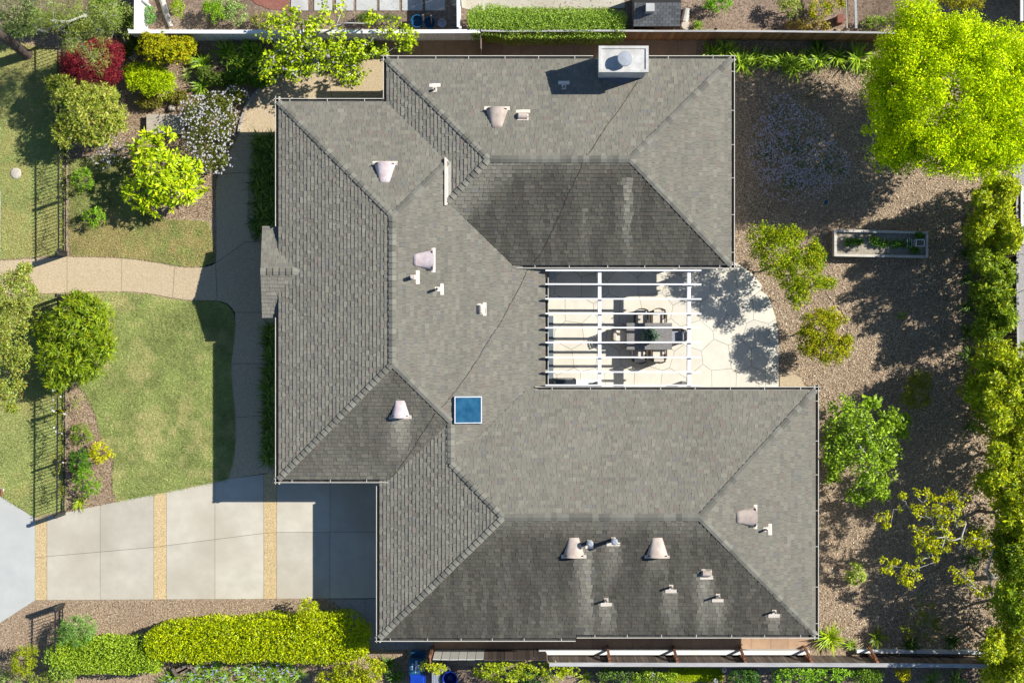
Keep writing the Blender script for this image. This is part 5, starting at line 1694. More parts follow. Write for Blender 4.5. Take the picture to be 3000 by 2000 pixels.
for i, (x, y) in enumerate([(2838, 742), (2836, 818), (2838, 895), (2838, 975), (2842, 1040), (2850, 1250), (2862, 1560), (2850, 1640)]):
    lab = ['dark strap plant at the hedge foot, nearest the raised bed', 'dark strap plant at the hedge foot, second below the raised bed', 'dark strap plant at the hedge foot, third below the raised bed', 'dark strap plant at the hedge foot, fourth below the raised bed',
           'dark strap plant at the hedge foot beside the broad yellow tree', 'dark strap plant at the hedge foot right of the citrus tree', 'dark strap plant at the hedge foot right of the sparse tree', 'lowest dark strap plant at the hedge foot'][i]
    strap(x, y, 46, .62, .035, [(.05, .09, .03), (.09, .13, .05)], lab, group='strap plants at the foot of the hedge')

# ---- strap plants along the north fence, east end
ag_labels = ['leftmost strap plant by the roof corner along the brown fence', 'second strap plant from the roof corner along the brown fence', 'third strap plant from the roof corner along the brown fence', 'fourth strap plant from the roof corner along the brown fence',
             'shaded strap plant tucked behind the row below the brown fence', 'large strap plant nearest the lime tree below the brown fence', 'shaded strap plant touching the brown fence near the lime tree', 'strap plant at the end of the path by the brown fence']
for i, (x, y, n, L) in enumerate([(2085, 150, 70, .62), (2172, 178, 95, .72), (2255, 170, 70, .6), (2325, 188, 100, .7), (2400, 165, 90, .66), (2510, 165, 110, .78), (2560, 180, 60, .6), (2120, 138, 60, .6)]):
    strap(x, y + 6, int(n * .8), L * 1.18, .065, AGA, ag_labels[i], group='strap plants under the brown fence')
for lab, x, y in (('strap plant in the row below the brown fence, between the first and second', 2130, 165), ('strap plant in the row below the brown fence, between the second and third', 2215, 172), ('strap plant in the row below the brown fence, between the third and fourth', 2292, 178), ('strap plant in the row below the brown fence, left of the gap', 2365, 178), ('strap plant in the row below the brown fence, right of the gap', 2455, 165)):
    strap(x, y, 60, .72, .064, AGA, lab, group='strap plants under the brown fence')
strap(2400, 132, 60, .6, .04, GRN_D, 'dark strap plant in the shade against the brown fence', group='strap plants under the brown fence')
# ---- strap plants at the southern end of the back garden
strap(2432, 1868, 90, .85, .055, [(.22, .28, .02), (.14, .21, .02), (.32, .34, .04)], 'bright spiky strap plant at the south east roof corner', group='spiky plants by the south fence')
strap(2572, 1865, 34, .72, .06, [(.17, .20, .03), (.11, .15, .025)], 'spiky strap plant in half shade by the low wall', group='spiky plants by the south fence')
strap(2497, 1892, 40, .42, .04, AGA, 'small strap plant between two larger spiky ones', group='spiky plants by the south fence')
strap(2670, 1888, 60, .6, .045, GRN_D, 'dark strap plant under the thin olive shrub', group='spiky plants by the south fence')
strap(2790, 1880, 46, .6, .045, GRN_D, 'dark strap plant in the shaded fence corner', group='spiky plants by the south fence')
# raised bed vegetables
for i, (x, y, r) in enumerate([(2490, 712, 16), (2515, 707, 12), (2560, 706, 18), (2585, 712, 16), (2622, 715, 15), (2655, 715, 18), (2690, 690, 14), (2680, 730, 15)]):
    lab = ['first leafy vegetable from the left in the raised bed', 'second leafy vegetable from the left in the raised bed', 'third leafy vegetable from the left in the raised bed', 'fourth leafy vegetable from the left in the raised bed', 'bright leafy vegetable in the middle of the raised bed',
           'leafy vegetable beside the wire cage in the raised bed', 'leafy vegetable at the upper right corner of the raised bed', 'leafy vegetable at the lower right of the raised bed'][i]
    t = plant('vegetable', lab, 'plant', [(x, y, r, r * .7, .58, .16)], 24, 12, .06, .08, .045, [(.06, .13, .03), (.11, .20, .04), (.04, .09, .03)], nb=0, group='vegetables in the raised bed')

# table plant
tp_ = P(1903, 984, .8)
tpt = thing('potted_plant', 'round potted plant with grey green leaves on the dining table', 'potted plant', (tp_.x, tp_.y, .742))
MB().lathe((tp_.x, tp_.y, .742), [(.09, 0), (.13, .14), (.14, .15), (.12, .16)], 18).build('pot', M['terracotta'], tpt)
rng = np.random.default_rng(8); m = 620
q = unit(rng.normal(size=(m, 3))); q[:, 2] = np.abs(q[:, 2])
base = np.array([tp_.x, tp_.y, .88]) + q * rng.uniform(.08, .32, (m, 1)) * [1.1, .9, .6]
V, F = leaf_geo(base, unit(q + rng.normal(size=(m, 3)) * .5), unit(UP + q * .5 + rng.normal(size=(m, 3)) * .4), .085 * rng.uniform(.7, 1.2, m), .06 * rng.uniform(.7, 1.2, m), .2)
np_mesh('foliage', V, F, leaf_cols(rng, m, [(.10, .20, .12), (.20, .30, .20), (.05, .12, .07), (.30, .36, .24)], 4), M['leaf_gloss'], tpt)
plant('seedling', 'small pale seedling alone on the mulch below the raised bed', 'plant', [(2642, 923, 14, 12, .15, .12)], 14, 10, .05, .07, .035, [(.22, .28, .08), (.14, .2, .05)], nb=0)

# ---- top left
plant('eucalyptus_tree', 'wispy grey green tree overhanging the red maple in the top left', 'tree',
      [(250, 55, 110, 60, 4.6, 1.1), (170, 40, 80, 50, 4.4, 1.0), (330, 50, 70, 60, 4.5, 1.1), (285, 165, 42, 50, 4.0, .8), (215, 130, 50, 40, 4.2, .8), (120, 70, 50, 40, 4.0, .8), (300, 110, 50, 40, 4.2, .8)],
      300, 30, .2, .12, .018, [(.20, .215, .10), (.14, .155, .065), (.30, .31, .19), (.10, .12, .05)], nb=90, r0=.09, bark='bark_pale', shell=.8, trunk_px=(255, 40), droop=.3, wig=.3, low=-.7)
plant('dark_tree', 'dark tree with bluish foliage filling the top left corner', 'tree', [(40, 30, 70, 45, 3.2, 1.2), (80, 70, 50, 30, 3.0, .9), (10, 80, 30, 40, 3.0, .9), (110, 20, 50, 30, 3.3, .9)], 130, 30, .2, .10, .035, [(.05, .075, .03), (.09, .11, .07), (.22, .24, .20)], nb=20, r0=.08, mat='leaf_gloss')
plant('red_maple', 'round crimson red maple near the top left corner', 'tree',
      [(270, 185, 85, 62, 1.6, .9), (320, 170, 48, 52, 1.6, .9), (215, 190, 42, 52, 1.4, .7), (290, 140, 50, 30, 1.5, .6), (300, 225, 55, 30, 1.3, .6)], 360, 46, .15, .075, .022, RED, nb=24, r0=.04, shell=.4, droop=.35, fill=2500)
plant('yellow_shrub', 'golden yellow shrub against the white fence corner', 'shrub', [(460, 140, 55, 44, 1.5, .8), (520, 150, 52, 40, 1.4, .7), (440, 115, 32, 20, 1.4, .6), (550, 130, 28, 25, 1.3, .5)], 210, 20, .12, .10, .04, YELO, mode='rosette', nb=18, r0=.04, fill=1500)
plant('lime_shrub', 'bright lime feathery shrub beside the crimson maple', 'shrub', [(440, 235, 70, 50, .8, .6), (475, 245, 50, 40, .8, .5), (400, 215, 40, 30, .7, .5)], 230, 34, .13, .07, .03, LIME2, nb=16, r0=.03, fill=1500)
plant('mixed_shrub', 'large speckled green and bronze shrub beside the upper iron fence', 'shrub',
      [(255, 330, 85, 75, 1.7, .9), (210, 275, 70, 50, 1.6, .8), (300, 290, 55, 50, 1.5, .8), (330, 350, 50, 60, 1.4, .7), (190, 390, 40, 45, 1.3, .6), (270, 400, 60, 35, 1.3, .6), (170, 245, 40, 25, 1.5, .5)],
      400, 20, .15, .13, .036, [(.17, .20, .04), (.10, .13, .02), (.36, .28, .12), (.22, .25, .055), (.38, .35, .20)], mode='rosette', nb=50, r0=.05, bark='bark_pale', shell=.5, fill=3000)
plant('magnolia_shrub', 'bright yellow green shrub with big paddle leaves by the front walk', 'shrub',
      [(470, 500, 85, 75, 1.6, .8), (430, 440, 60, 50, 1.5, .7), (520, 560, 60, 45, 1.3, .6), (540, 500, 50, 55, 1.3, .6), (410, 560, 50, 50, 1.2, .6), (470, 400, 45, 28, 1.5, .5), (460, 600, 50, 32, 1.1, .5), (585, 540, 24, 22, 1.0, .4)],
      250, 12, .14, .24, .085, [(.36, .38, .012), (.27, .33, .012), (.19, .26, .012), (.42, .42, .02)], mode='rosette', mat='leaf_gloss', nb=26, r0=.05, droop=.15, shell=.5)
plant('white_blossom_bush', 'dark bush smothered in small white flowers beside the curved walk', 'shrub',
      [(610, 390, 75, 85, 1.1, .7), (575, 330, 50, 50, 1.0, .6), (640, 310, 55, 40, 1.0, .6), (620, 470, 65, 40, .9, .5), (665, 360, 35, 50, .9, .5), (690, 280, 35, 25, .8, .4)],
      260, 22, .13, .07, .03, [(.09, .10, .03), (.14, .13, .04), (.06, .07, .025)], nb=30, r0=.03, flowers=(640, [(.62, .60, .61), (.52, .49, .53), (.70, .68, .66)], .042, .06), shell=.45, fill=2500)
plant('white_blossom_bush', 'sparse low bush with white flowers below the speckled shrub', 'shrub', [(330, 440, 45, 40, .6, .4), (300, 470, 30, 25, .5, .3)], 60, 14, .12, .06, .025, [(.09, .10, .03), (.14, .13, .05)], nb=24, r0=.02, flowers=(110, [(.72, .70, .70), (.62, .58, .62)], .04, .04))
for lab, x, y, n, L in (('upper rosette strap plant between the golden shrub and the walk bed', 592, 188, 70, .55), ('lower rosette strap plant between the lime shrub and white blossom', 590, 250, 60, .5), ('strap plant by the white fence under the fig, far left', 665, 155, 90, .62), ('strap plant under the fig beside the blossom bush', 720, 200, 90, .62),
                        ('strap plant under the fig tree near the walk edging', 790, 195, 90, .62), ('strap plant behind the others against the white fence', 730, 140, 90, .6), ('strap plant below the fig at the bend of the walk', 850, 200, 80, .55), ('strap plant in fig shade nearest the roof corner', 1085, 145, 70, .5), ('strap plant in fig shade beside the fence middle', 940, 165, 70, .55),
                        ('blue green strap plant in the shade beside the white fence post', 385, 65, 60, .6)):
    strap(x, y, int(n * .75), L * 1.3, .066, AGA, lab, group='strap plants of the front beds')
strap(545, 215, 40, .4, .02, GREY, 'pale grey tufted plant beside the lime shrub', 'tufted_plant')
for lab, x, y, r in (('leafy green shrub inside the upper iron fence', 245, 525, 34), ('leafy shrub on the upper lawn below the shade', 275, 635, 32)):
    plant('small_shrub', lab, 'shrub', [(x, y, r, r, .45, .4)], 46, 16, .12, .11, .035, [(.13, .22, .03), (.08, .15, .025), (.20, .28, .05)], mode='rosette', nb=10, r0=.02)
plant('climbing_rose', 'straggly rose climbing the end of the upper iron fence', 'climber', [(185, 560, 14, 70, .8, .4), (184, 680, 12, 40, .7, .4), (186, 470, 14, 40, .8, .4)], 60, 12, .13, .06, .035, [(.17, .17, .03), (.11, .12, .03)], nb=26, r0=.015, flowers=(12, [(.6, .5, .35)], .04, .04))
plant('climbing_rose', 'straggly white rose climbing the lower iron fence', 'climber', [(172, 1220, 16, 60, .9, .4), (170, 1330, 14, 60, .8, .4), (178, 1440, 12, 40, .6, .4), (172, 1150, 14, 30, .9, .4)], 90, 12, .13, .06, .035, [(.13, .14, .03), (.09, .10, .03), (.28, .24, .03)], nb=40, r0=.015, flowers=(16, [(.75, .75, .74)], .055, .06))

# filler planting of the front beds and the corner under the wispy tree
for lab, bl, cols, md in (
    ('dark leafy shrub under the wispy tree left of the white fence', [(335, 45, 50, 40, .9, .6), (300, 20, 40, 25, .9, .5)], [(.06, .11, .03), (.10, .16, .04), (.18, .22, .08)], 'rosette'),
    ('olive understorey shrub behind the iron fence in the top left', [(220, 75, 60, 28, .8, .5), (150, 60, 50, 25, .8, .5)], [(.12, .14, .04), (.08, .10, .03), (.20, .19, .08)], 'fluff'),
    ('silver grey shrub in the top left corner by the pole', [(60, 85, 50, 25, .9, .5), (100, 55, 35, 25, 1.0, .5)], [(.22, .25, .20), (.13, .16, .10), (.08, .10, .06)], 'rosette'),
    ('low dark ground shrub between the blossom bush and strap plants', [(650, 235, 45, 22, .4, .3), (600, 215, 25, 20, .35, .3)], [(.05, .09, .03), (.08, .12, .04), (.14, .15, .06)], 'fluff'),
    ('low brownish shrub between the lime shrub and the platform', [(440, 300, 40, 16, .3, .25), (520, 285, 35, 20, .3, .25)], [(.14, .12, .05), (.09, .09, .03), (.22, .16, .07)], 'fluff'),
    ('dark green shrub under the left limbs of the fig', [(700, 225, 40, 22, .5, .35), (760, 240, 30, 14, .4, .3)], [(.05, .10, .025), (.09, .15, .035)], 'rosette'),
    ('low dark shrub under the golden shrub by the iron fence', [(395, 130, 20, 25, .5, .3), (370, 150, 18, 18, .4, .3)], [(.06, .09, .03), (.10, .12, .04)], 'fluff')):
    a = sum(b[2] * b[3] for b in bl)
    plant('border_shrub', lab, 'shrub', bl, int(a / 18) + 24, 14 if md == 'rosette' else 22, .12, .11 if md == 'rosette' else .075, .036, cols, mode=md, nb=8, r0=.02, fill=400)
for lab, x, y in (('strap plant under the fig, second row left', 690, 178), ('strap plant under the fig, second row middle', 755, 170), ('strap plant under the fig, second row right', 820, 172), ('strap plant under the fig near its trunk', 900, 185), ('strap plant right of the fig trunk', 990, 180), ('strap plant beside the edging right of the fig', 1040, 165)):
    strap(x, y, 55, .75, .064, AGA, lab, group='strap plants of the front beds')
# fig tree
plant('fig_tree', 'sprawling fig tree with pale bare limbs over the white fence', 'tree',
      [(960, 150, 95, 70, 2.6, .8), (860, 120, 70, 60, 2.5, .7), (1050, 150, 80, 50, 2.5, .7), (1160, 100, 60, 50, 2.5, .6), (980, 40, 45, 45, 2.8, .5), (800, 180, 50, 45, 2.3, .6), (890, 200, 70, 35, 2.3, .6), (1020, 215, 55, 35, 2.2, .5), (920, 80, 60, 40, 2.7, .6), (860, 50, 40, 30, 2.6, .4), (1190, 130, 40, 25, 2.3, .4), (1040, 240, 25, 18, 2.1, .3), (780, 220, 30, 25, 2.2, .4), (790, 90, 35, 40, 2.4, .4), (1090, 60, 40, 30, 2.5, .4), (820, 60, 40, 30, 2.5, .4)],
      360, 13, .15, .12, .105, FIG, nb=230, r0=.13, bark='bark_pale', shell=.75, trunk_px=(960, 165), fork=.35, wig=.35, low=-.6, mat='leaf_gloss')

# ---- left side shrubs
plant('olive_shrub', 'pale speckled shrub tree cut by the left edge above the walk end', 'tree',
      [(30, 860, 70, 85, 2.2, 1.1), (20, 1000, 60, 100, 2.0, 1.0), (60, 820, 45, 45, 2.1, .8), (55, 1060, 40, 60, 1.8, .8), (20, 1150, 40, 45, 1.6, .7), (-10, 920, 60, 120, 2.2, 1.0), (75, 900, 35, 45, 1.9, .7), (95, 850, 18, 22, 1.9, .4), (70, 960, 22, 18, 1.7, .4), (80, 1035, 18, 22, 1.6, .4), (55, 1125, 22, 20, 1.4, .4), (35, 1195, 18, 16, 1.3, .3), (75, 785, 28, 18, 2.0, .4)],
      400, 30, .16, .085, .042, [(.21, .23, .07), (.14, .17, .04), (.32, .34, .20), (.19, .12, .05)], nb=24, r0=.06, shell=.6, fill=1500)
plant('oleander_shrub', 'dense round bright green shrub beside the front walk', 'shrub',
      [(225, 960, 95, 85, 1.7, 1.0), (180, 1040, 75, 70, 1.5, .9), (270, 930, 65, 65, 1.5, .8), (290, 1010, 60, 60, 1.4, .8), (230, 890, 55, 42, 1.5, .7), (150, 980, 50, 70, 1.4, .8), (170, 1110, 42, 34, 1.1, .6), (240, 1080, 60, 40, 1.2, .6)],
      400, 17, .13, .19, .034, [(.13, .18, .014), (.075, .12, .01), (.20, .25, .03), (.24, .23, .015)], mode='rosette', mat='leaf_gloss', nb=20, r0=.05, shell=.4, fill=4000)
plant('fern_shrub', 'small ferny shrub on the bed edge beside the lower iron fence', 'shrub', [(238, 1272, 34, 30, .4, .35)], 46, 14, .12, .12, .03, [(.16, .21, .04), (.10, .15, .03)], mode='rosette', nb=10, r0=.02)
plant('twiggy_plant', 'pale twiggy plant at the top corner of the front lawn bed', 'plant', [(228, 1180, 34, 40, .3, .2)], 30, 8, .1, .07, .02, [(.30, .30, .06), (.22, .22, .05)], nb=30, r0=.012, bark='bark_pale', shell=.9)
plant('golden_shrub', 'small vivid yellow shrub at the edge of the front lawn', 'shrub', [(293, 1325, 30, 32, .5, .4), (325, 1336, 10, 8, .3, .15)], 70, 16, .09, .075, .035, [(.52, .42, .004), (.44, .38, .006), (.30, .28, .008)], nb=10, r0=.02)
plant('dark_shrub', 'deep green shrub left of the vivid yellow one', 'shrub', [(233, 1350, 33, 38, .55, .45)], 70, 18, .11, .09, .035, [(.05, .11, .02), (.08, .15, .03)], mode='rosette', nb=10, r0=.02)
plant('green_shrub', 'mid green mounded shrub below the deep green one', 'shrub', [(255, 1415, 40, 40, .5, .45), (240, 1380, 25, 20, .5, .35)], 80, 18, .11, .10, .03, [(.11, .20, .025), (.16, .25, .04)], mode='rosette', nb=10, r0=.02)
strap(232, 1470, 42, .5, .035, [(.26, .28, .04), (.18, .23, .03)], 'spiky yellow green strap plant at the driveway edge')
plant('rosemary_bush', 'round grey green needle leaved bush south of the driveway', 'shrub', [(225, 1850, 55, 50, .7, .6), (200, 1870, 40, 40, .6, .5), (260, 1840, 25, 30, .5, .4)], 190, 20, .13, .13, .018, [(.09, .18, .06), (.15, .25, .11), (.06, .13, .04), (.24, .32, .2)], mode='rosette', nb=16, r0=.03)
plant('yellow_bush', 'olive yellow bush at the bottom left below the iron fence', 'shrub', [(72, 1935, 36, 42, .9, .7), (95, 1910, 25, 22, .8, .5)], 100, 26, .12, .08, .03, [(.20, .22, .014), (.13, .15, .012), (.28, .27, .02)], nb=12, r0=.03)
plant('low_cover', 'pale green low bush in the bottom left corner', 'shrub', [(30, 1990, 50, 28, .5, .4), (-5, 1975, 30, 30, .5, .4)], 70, 22, .12, .06, .035, GREY, nb=10, r0=.02)
plant('low_cover', 'pale mottled low bush right of the bottom left corner', 'shrub', [(130, 1995, 45, 32, .5, .4), (185, 1985, 40, 40, .55, .45)], 110, 22, .12, .065, .04, [(.24, .27, .10), (.15, .20, .06), (.30, .26, .16)], nb=10, r0=.02)

# ---- the hedges south of the driveway
hedge('clipped_hedge', 'long vivid yellow green clipped hedge along the south boundary', 'hedge', [(425, 1895), (480, 1888), (560, 1880), (700, 1874), (830, 1873), (960, 1872), (1030, 1876), (1078, 1884)], [35, 52, 60, 62, 66, 72, 68, 34], 1.35, 15000, .09, .045, [(.40, .37, .004), (.29, .31, .005), (.17, .21, .006)], seed=3, var=.35)
plant('hedge_bulge', 'small yellow bush rising from the hedge by the driveway end', 'shrub', [(905, 1800, 40, 45, 1.0, .6), (880, 1830, 30, 20, 1.0, .5)], 110, 22, .12, .085, .045, [(.42, .38, .006), (.32, .32, .006), (.2, .24, .008)], mat='leaf_gloss', nb=10, r0=.03)
hedge('clipped_hedge', 'rounded mid green hedge left of the yellow clipped hedge', 'hedge', [(150, 1930), (200, 1925), (300, 1920), (400, 1922), (470, 1938)], [30, 44, 50, 52, 34], 1.15, 7500, .08, .05, [(.22, .28, .03), (.15, .22, .025), (.30, .33, .07)], seed=4)
plant('pale_shrub', 'pale green mound at the left end of the mid green hedge', 'shrub', [(185, 1960, 45, 32, .7, .5), (160, 1925, 30, 30, .7, .5)], 120, 22, .12, .07, .05, [(.28, .33, .14), (.20, .26, .09), (.14, .2, .05)], nb=8, r0=.02)
plant('yellow_shrub', 'mottled yellow shrub at the bottom beside the blue bins', 'shrub', [(1020, 1975, 55, 40, .9, .6), (1085, 1960, 45, 45, .9, .6), (1060, 2010, 60, 30, .9, .6), (970, 1990, 40, 30, .8, .5)], 250, 26, .12, .085, .045, [(.42, .36, .008), (.26, .27, .01), (.14, .17, .012)], mat='leaf_gloss', nb=12, r0=.03)
k = 0
rr = random.Random(4)
for j, y in enumerate((1958, 1980, 2003)):
    for i in range(8):
        x = 485 + i * 52 + (26 if j % 2 else 0) + rr.uniform(-8, 8)
        if x < 570 and y < 1970: continue
        strap(x, y + rr.uniform(-5, 5), 40, .5, .04, [(.15, .22, .05), (.22, .29, .08), (.10, .16, .03)], 'blue flowered strap plant in the bed below the yellow clipped hedge', group='blue flowered plants below the yellow hedge',
              flowers=(7, [(.30, .36, .72), (.42, .46, .78), (.5, .5, .7)], .045))
for lab, x, y in (('dark strap plant left of the recycling bin', 1160, 1985), ('dark leafy strap plant above the bins in shade', 1135, 1945)):
    strap(x, y, 60, .55, .04, [(.06, .12, .03), (.10, .17, .05)], lab)
# behind the south fence
for lab, bl, cols, md in (
    ('yellow green leafy shrub spilling behind the dark fence section', [(1480, 1965, 60, 30, 1.6, .6), (1430, 1960, 45, 25, 1.5, .5), (1540, 1960, 45, 25, 1.5, .5)], [(.34, .33, .02), (.22, .25, .02), (.13, .17, .015)], 'rosette'),
    ('yellow tipped shrub over the pale fence end by the can', [(1258, 1950, 28, 12, 1.2, .4), (1282, 1955, 22, 14, 1.1, .4)], [(.36, .33, .02), (.22, .24, .03)], 'rosette'),
    ('leafy shrub behind the fence step', [(1620, 1965, 40, 28, 1.4, .5), (1665, 1958, 30, 15, 1.5, .4)], [(.32, .32, .02), (.2, .23, .02)], 'rosette'),
    ('dark blue green shrub at the bottom edge', [(1555, 1990, 30, 25, .6, .4), (1590, 1985, 25, 25, .7, .4)], [(.05, .12, .06), (.09, .17, .09)], 'rosette'),
    ('green shrub with white flower heads at the bottom edge', [(1900, 1985, 50, 28, .6, .4), (1960, 1985, 30, 25, .5, .3)], [(.15, .22, .03), (.09, .15, .02), (.3, .33, .05)], 'fluff'),
    ('small dark shrub left of the flowering one behind the south fence', [(1830, 1978, 50, 28, .5, .35), (1780, 1972, 30, 20, .5, .3)], [(.06, .12, .02), (.12, .18, .03), (.12, .13, .2)], 'fluff'),
    ('wide green leafy shrub behind the fence below the roof corner', [(2350, 1970, 75, 28, 1.2, .5), (2440, 1970, 60, 26, 1.2, .5), (2290, 1985, 30, 25, 1.0, .4)], [(.15, .26, .025), (.22, .33, .03), (.09, .17, .02)], 'rosette'),
    ('glossy darker shrub right of the wide green one behind the fence', [(2540, 1975, 45, 28, 1.1, .5)], [(.13, .20, .02), (.08, .13, .02)], 'fluff'),
    ('dark shaded shrub behind the south fence beside the bright lawn', [(2180, 1980, 50, 26, .9, .4)], [(.03, .08, .025), (.06, .12, .03)], 'fluff'),
    ('small vivid yellow shrub behind the south fence', [(2645, 1968, 18, 24, .9, .4)], [(.45, .36, .01), (.34, .28, .012)], 'fluff')):
    a = sum(b[2] * b[3] for b in bl)
    plant('border_shrub', lab, 'shrub', bl, int(a / 28) + 20, 14 if md == 'rosette' else 24, .12, .11 if md == 'rosette' else .08, .04, cols, mode=md, nb=10, r0=.025, mat='leaf_gloss')
for i, (x, y) in enumerate(((1913, 1976), (1873, 1984), (2097, 1993), (2122, 1962))):
    p = P(x, y, .7)
    t = thing('white_flower', ['white pompom flower, the upper of the bottom edge pair', 'white pompom flower, the lower of the bottom edge pair', 'white pompom flower at the corner of the bright lawn', 'small white pompom flower near the fence by the bright lawn'][i], 'flower', (p.x, p.y, 0))
    MB().tube([(p.x, p.y, 0), (p.x, p.y, .7)], .01, 5).build('stem', M['bark'], t)
    rng = np.random.default_rng(i); q = unit(rng.normal(size=(90, 3)))
    V, F = leaf_geo(np.array(p) + q * .05, q, unit(rng.normal(size=(90, 3))), np.full(90, .05), np.full(90, .04))
    np_mesh('petals', V, F, leaf_cols(rng, 90, [(.8, .8, .78)], 4, .05), M['petal'], t)
for lab, x, y, n, L in (('yellow striped strap plant behind the south fence near the fence step', 1715, 1985, 36, .5), ('yellow striped strap plant behind the south fence, right of its twin', 1770, 1990, 36, .5), ('spiky grey yucca at the bottom, left of two', 2730, 1990, 46, .8), ('spiky grey yucca at the bottom, right of two', 2800, 1990, 46, .8)):
    strap(x, y, n, L, .04, [(.30, .30, .08), (.2, .24, .05)] if n == 36 else [(.14, .19, .07), (.10, .14, .05)], lab)
BRIGHT_LAWN = [(1965, 1955), (2115, 1960), (2118, 1992), (1960, 1992)]
sheet('lawn', BRIGHT_LAWN, .02, M['turf'])

# ---- neighbour's beds to the north
hedge('clipped_hedge', 'long pale green rounded hedge behind the brown fence', 'hedge', [(1372, 62), (1420, 55), (1520, 58), (1640, 60), (1760, 62), (1835, 68)], [32, 44, 44, 42, 42, 34], 2.0, 17000, .07, .032, [(.20, .27, .07), (.13, .19, .04), (.28, .34, .12)], seed=9)
for lab, bl, cols in (
    ('round blue green cushion shrub in the white fence corner', [(440, 45, 17, 25, .5, .4)], [(.10, .20, .10), (.16, .27, .15)]),
    ('yellow green shrub beside the pale log', [(520, 25, 18, 28, .6, .4)], [(.26, .30, .03), (.16, .22, .02)]),
    ('bright green shrub in the middle of the neighbour bed', [(630, 40, 32, 30, .7, .5), (620, 20, 25, 20, .7, .4)], [(.20, .30, .03), (.12, .2, .02)]),
    ('silvery shrub right of the bright green one behind the white fence', [(690, 40, 35, 30, .6, .4), (665, 10, 30, 20, .6, .4)], [(.22, .28, .18), (.14, .2, .1), (.3, .34, .26)]),
    ('mottled low shrub at the edge of the terracotta terrace', [(765, 60, 35, 20, .5, .35), (805, 62, 25, 15, .45, .3)], [(.22, .24, .1), (.16, .17, .08), (.3, .2, .15)]),
    ('dark low shrub between the paving stones and white fence', [(1080, 55, 40, 15, .4, .3), (1150, 55, 35, 12, .4, .3)], [(.05, .09, .03), (.10, .14, .05)]),
    ('green clump right of the shed', [(2105, 15, 40, 20, .5, .4), (2075, 10, 20, 15, .5, .3)], [(.10, .22, .02), (.18, .3, .03)]),
    ('small green tuft on the soil beyond the brown fence', [(2043, 76, 13, 10, .25, .2)], [(.22, .28, .08), (.14, .2, .05)]),
    ('silvery speckled shrub beyond the brown fence', [(2320, 25, 35, 25, .7, .4), (2300, 10, 25, 20, .7, .4)], [(.26, .3, .2), (.16, .22, .1), (.35, .28, .1)]),
    ('yellow green shrub with orange fruit beyond the brown fence', [(2400, 30, 40, 30, .9, .5), (2440, 10, 35, 25, .9, .5)], [(.24, .3, .03), (.14, .2, .02), (.45, .25, .02)]),
    ('dry straw coloured grass mound beyond the brown fence', [(2350, 72, 45, 14, .25, .2), (2410, 74, 25, 12, .25, .2)], [(.36, .26, .13), (.28, .2, .1)]),
    ('low green ground shrub right of the double post', [(2560, 68, 40, 18, .35, .3)], [(.14, .2, .05), (.22, .27, .09)]),
    ('bronze yellow shrub behind the top of the lime tree', [(2800, 5, 60, 25, 2.0, .6), (2850, 15, 30, 15, 2.0, .5)], [(.3, .24, .02), (.2, .18, .02)])):
    a = sum(b[2] * b[3] for b in bl)
    plant('border_shrub', lab, 'shrub', bl, int(a / 20) + 16, 18, .1, .08, .035, cols, nb=8, r0=.02)
t = strap(2035, 80, 10, .2, .02, AGA, 'tiny sprout on the soil beside the split log')

# ---- dark strap rows along the west wall
rr = random.Random(12)
for seg, (ya, yb, x0, lab, grp) in enumerate(((410, 705, 770, 'dark green strap clump in the row along the west wall north of the porch', 'strap row north of the porch'), (965, 1365, 790, 'dark green strap clump in the row along the west wall south of the porch', 'strap row south of the porch'))):
    y = ya
    while y < yb:
        for k in range(2 if seg == 0 else 1):
            xx = x0 + (k * 32 - 8 if seg == 0 else 0) + rr.uniform(-5, 5)
            strap(xx, y + rr.uniform(-6, 6), 62, .66 if seg == 0 else .6, .046, DARKSTRAP, lab, group=grp)
        y += 30 if seg == 0 else 24

# ---- loose stuff: wood chips, lawn grass
def scatter(rng, polys, n, holes=()):
    xs, ys = [], []
    ar = [abs(area2(p)) for p in polys]; tot = sum(ar)
    for p, a in zip(polys, ar):
        x0, x1 = min(q[0] for q in p), max(q[0] for q in p); y0, y1 = min(q[1] for q in p), max(q[1] for q in p)
        m = int(n * a / tot * (x1 - x0) * (y1 - y0) / a)
        x = rng.uniform(x0, x1, m); y = rng.uniform(y0, y1, m)
        k = in_poly(x, y, p)
        for h in holes: k &= ~in_poly(x, y, h)
        xs.append(x[k]); ys.append(y[k])
    return np.concatenate(xs), np.concatenate(ys)
def chips(name, label, polys, n, cols, L, W, seed, holes=()):
    rng = np.random.default_rng(seed)
    x, y = scatter(rng, polys, n, holes)
    w = P(0, 0); X = (x - 1500) / PPM; Y = (1000 - y) / PPM; m = len(X)
    az = rng.uniform(0, 2 * np.pi, m); ti = rng.normal(size=m) * .35
    ax = np.stack([np.cos(az) * np.cos(ti), np.sin(az) * np.cos(ti), np.sin(ti)], axis=1)
    base = np.stack([X, Y, rng.uniform(.012, .04, m)], axis=1)
    V, F = leaf_geo(base, ax, unit(np.tile(UP, (m, 1)) + rng.normal(size=(m, 3)) * .35), L * rng.uniform(.4, 1.4, m), W * rng.uniform(.5, 1.3, m), 0, .05)
    V[:, 2] = np.maximum(V[:, 2], .009)
    o = np_mesh(name, V, F, leaf_cols(rng, m, cols, 4, .3), M['chip'], None, 'stuff')
    return tag(o, label, name.replace('_', ' '))
EAST = [(2152, 125), (3000, 125), (2960, 1900), (2400, 1895), (2400, 1140), (2362, 1140), (2350, 1105), (2284, 1085), (2284, 960), (2260, 880), (2200, 795), (2152, 770)]
SOUTHBED = [(0, 1825), (105, 1760), (960, 1755), (1060, 1870), (1260, 1905), (1260, 2000), (0, 2000)]
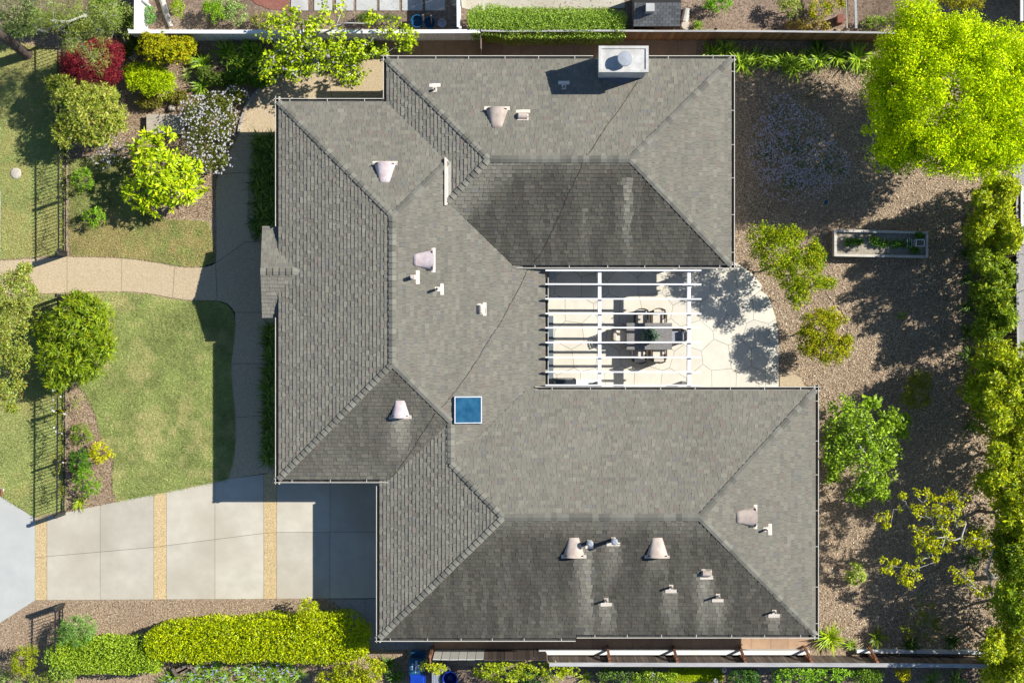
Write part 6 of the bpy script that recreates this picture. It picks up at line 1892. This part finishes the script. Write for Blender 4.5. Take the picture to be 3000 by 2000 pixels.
WESTBED = [(200, 105), (1125, 122), (1060, 172), (960, 208), (850, 222), (770, 252), (700, 390), (640, 500), (630, 640), (450, 640), (430, 560), (400, 470), (205, 465)]
LOWBED = [(200, 1128), (250, 1150), (282, 1215), (300, 1290), (335, 1345), (330, 1400), (345, 1470), (196, 1500)]
CH = [(.70, .54, .355), (.54, .40, .255), (.37, .265, .17), (.86, .74, .56), (.18, .125, .08), (.11, .08, .055)]
chips('wood_chips', 'tan wood chip mulch covering the back garden', [EAST], 85000, CH, .075, .025, 31)
chips('wood_chips', 'brown wood chip mulch south of the driveway', [SOUTHBED], 22000, [(.52, .36, .22), (.36, .24, .15), (.24, .15, .09), (.62, .48, .33)], .06, .02, 32)
chips('wood_chips', 'brown leaf litter in the front garden beds', [WESTBED, LOWBED], 26000, [(.36, .23, .13), (.24, .15, .085), (.50, .35, .21), (.12, .08, .05)], .06, .026, 33)
chips('leaf_litter', 'dry leaf litter on the soil of the neighbouring gardens', [NEIGH_SOIL, SOUTH_SOIL], 16000, [(.30, .19, .11), (.2, .12, .07), (.12, .08, .05)], .06, .025, 34)
def grass(label, polys, n, cols, dry, seed, L=.075, holes=()):
    rng = np.random.default_rng(seed)
    x, y = scatter(rng, polys, n, holes)
    X = (x - 1500) / PPM; Y = (1000 - y) / PPM; m = len(X)
    az = rng.uniform(0, 2 * np.pi, m); el = rng.uniform(.25, 1.2, m)
    ax = np.stack([np.cos(az) * np.cos(el), np.sin(az) * np.cos(el), np.sin(el)], axis=1)
    X = X + rng.normal(size=m) * .03; Y = Y + rng.normal(size=m) * .03
    base = np.stack([X, Y, np.full(m, .018)], axis=1)
    side = np.stack([-np.sin(az), np.cos(az), np.zeros(m)], axis=1)
    LL = (L * rng.uniform(.5, 1.3, m))[:, None]; ww = (.018 * rng.uniform(.6, 1.4, m))[:, None]
    V = np.stack([base - side * ww / 2, base + side * ww / 2, base + ax * LL], axis=1).reshape(-1, 3)
    F = np.arange(m * 3).reshape(-1, 3)
    c = leaf_cols(rng, m, cols, 1, .25)
    big = vnoise(X + 7, Y + 3, .33)
    f = np.clip((big * .55 + vnoise(X, Y, .9) * .45 + vnoise(X + 40, Y, 3.1) * .4 - .58) * 4.2, 0, 1)[:, None] * rng.random((m, 1)) ** .5
    c = c * (.78 + .5 * vnoise(X + 11, Y, 1.3))[:, None] * (.9 + .25 * vnoise(X, Y + 5, 5.0))[:, None]
    c = c * (1 - f) + np.array(dry) * f
    o = np_mesh('grass', V, F, np.repeat(c, 3, axis=0), M['leaf'], None, 'stuff')
    return tag(o, label, 'grass')
GR = [(.33, .39, .12), (.43, .47, .16), (.235, .30, .085)]
grass('short sunny grass of the main front lawn', [FRONT_LAWN], 130000, GR, (.68, .59, .28), 41)
grass('thin grass of the upper lawn north of the walk', [UPPER_LAWN], 60000, [(.31, .34, .11), (.42, .42, .14), (.21, .25, .08)], (.58, .44, .2), 42)
grass('grass of the left strip outside the iron fence', [LEFT_UPPER, LEFT_LOWER], 90000, GR, (.52, .45, .17), 43)
grass('vivid grass patch behind the south fence', [BRIGHT_LAWN], 9000, [(.5, .6, .01), (.38, .5, .01)], (.55, .6, .02), 44)
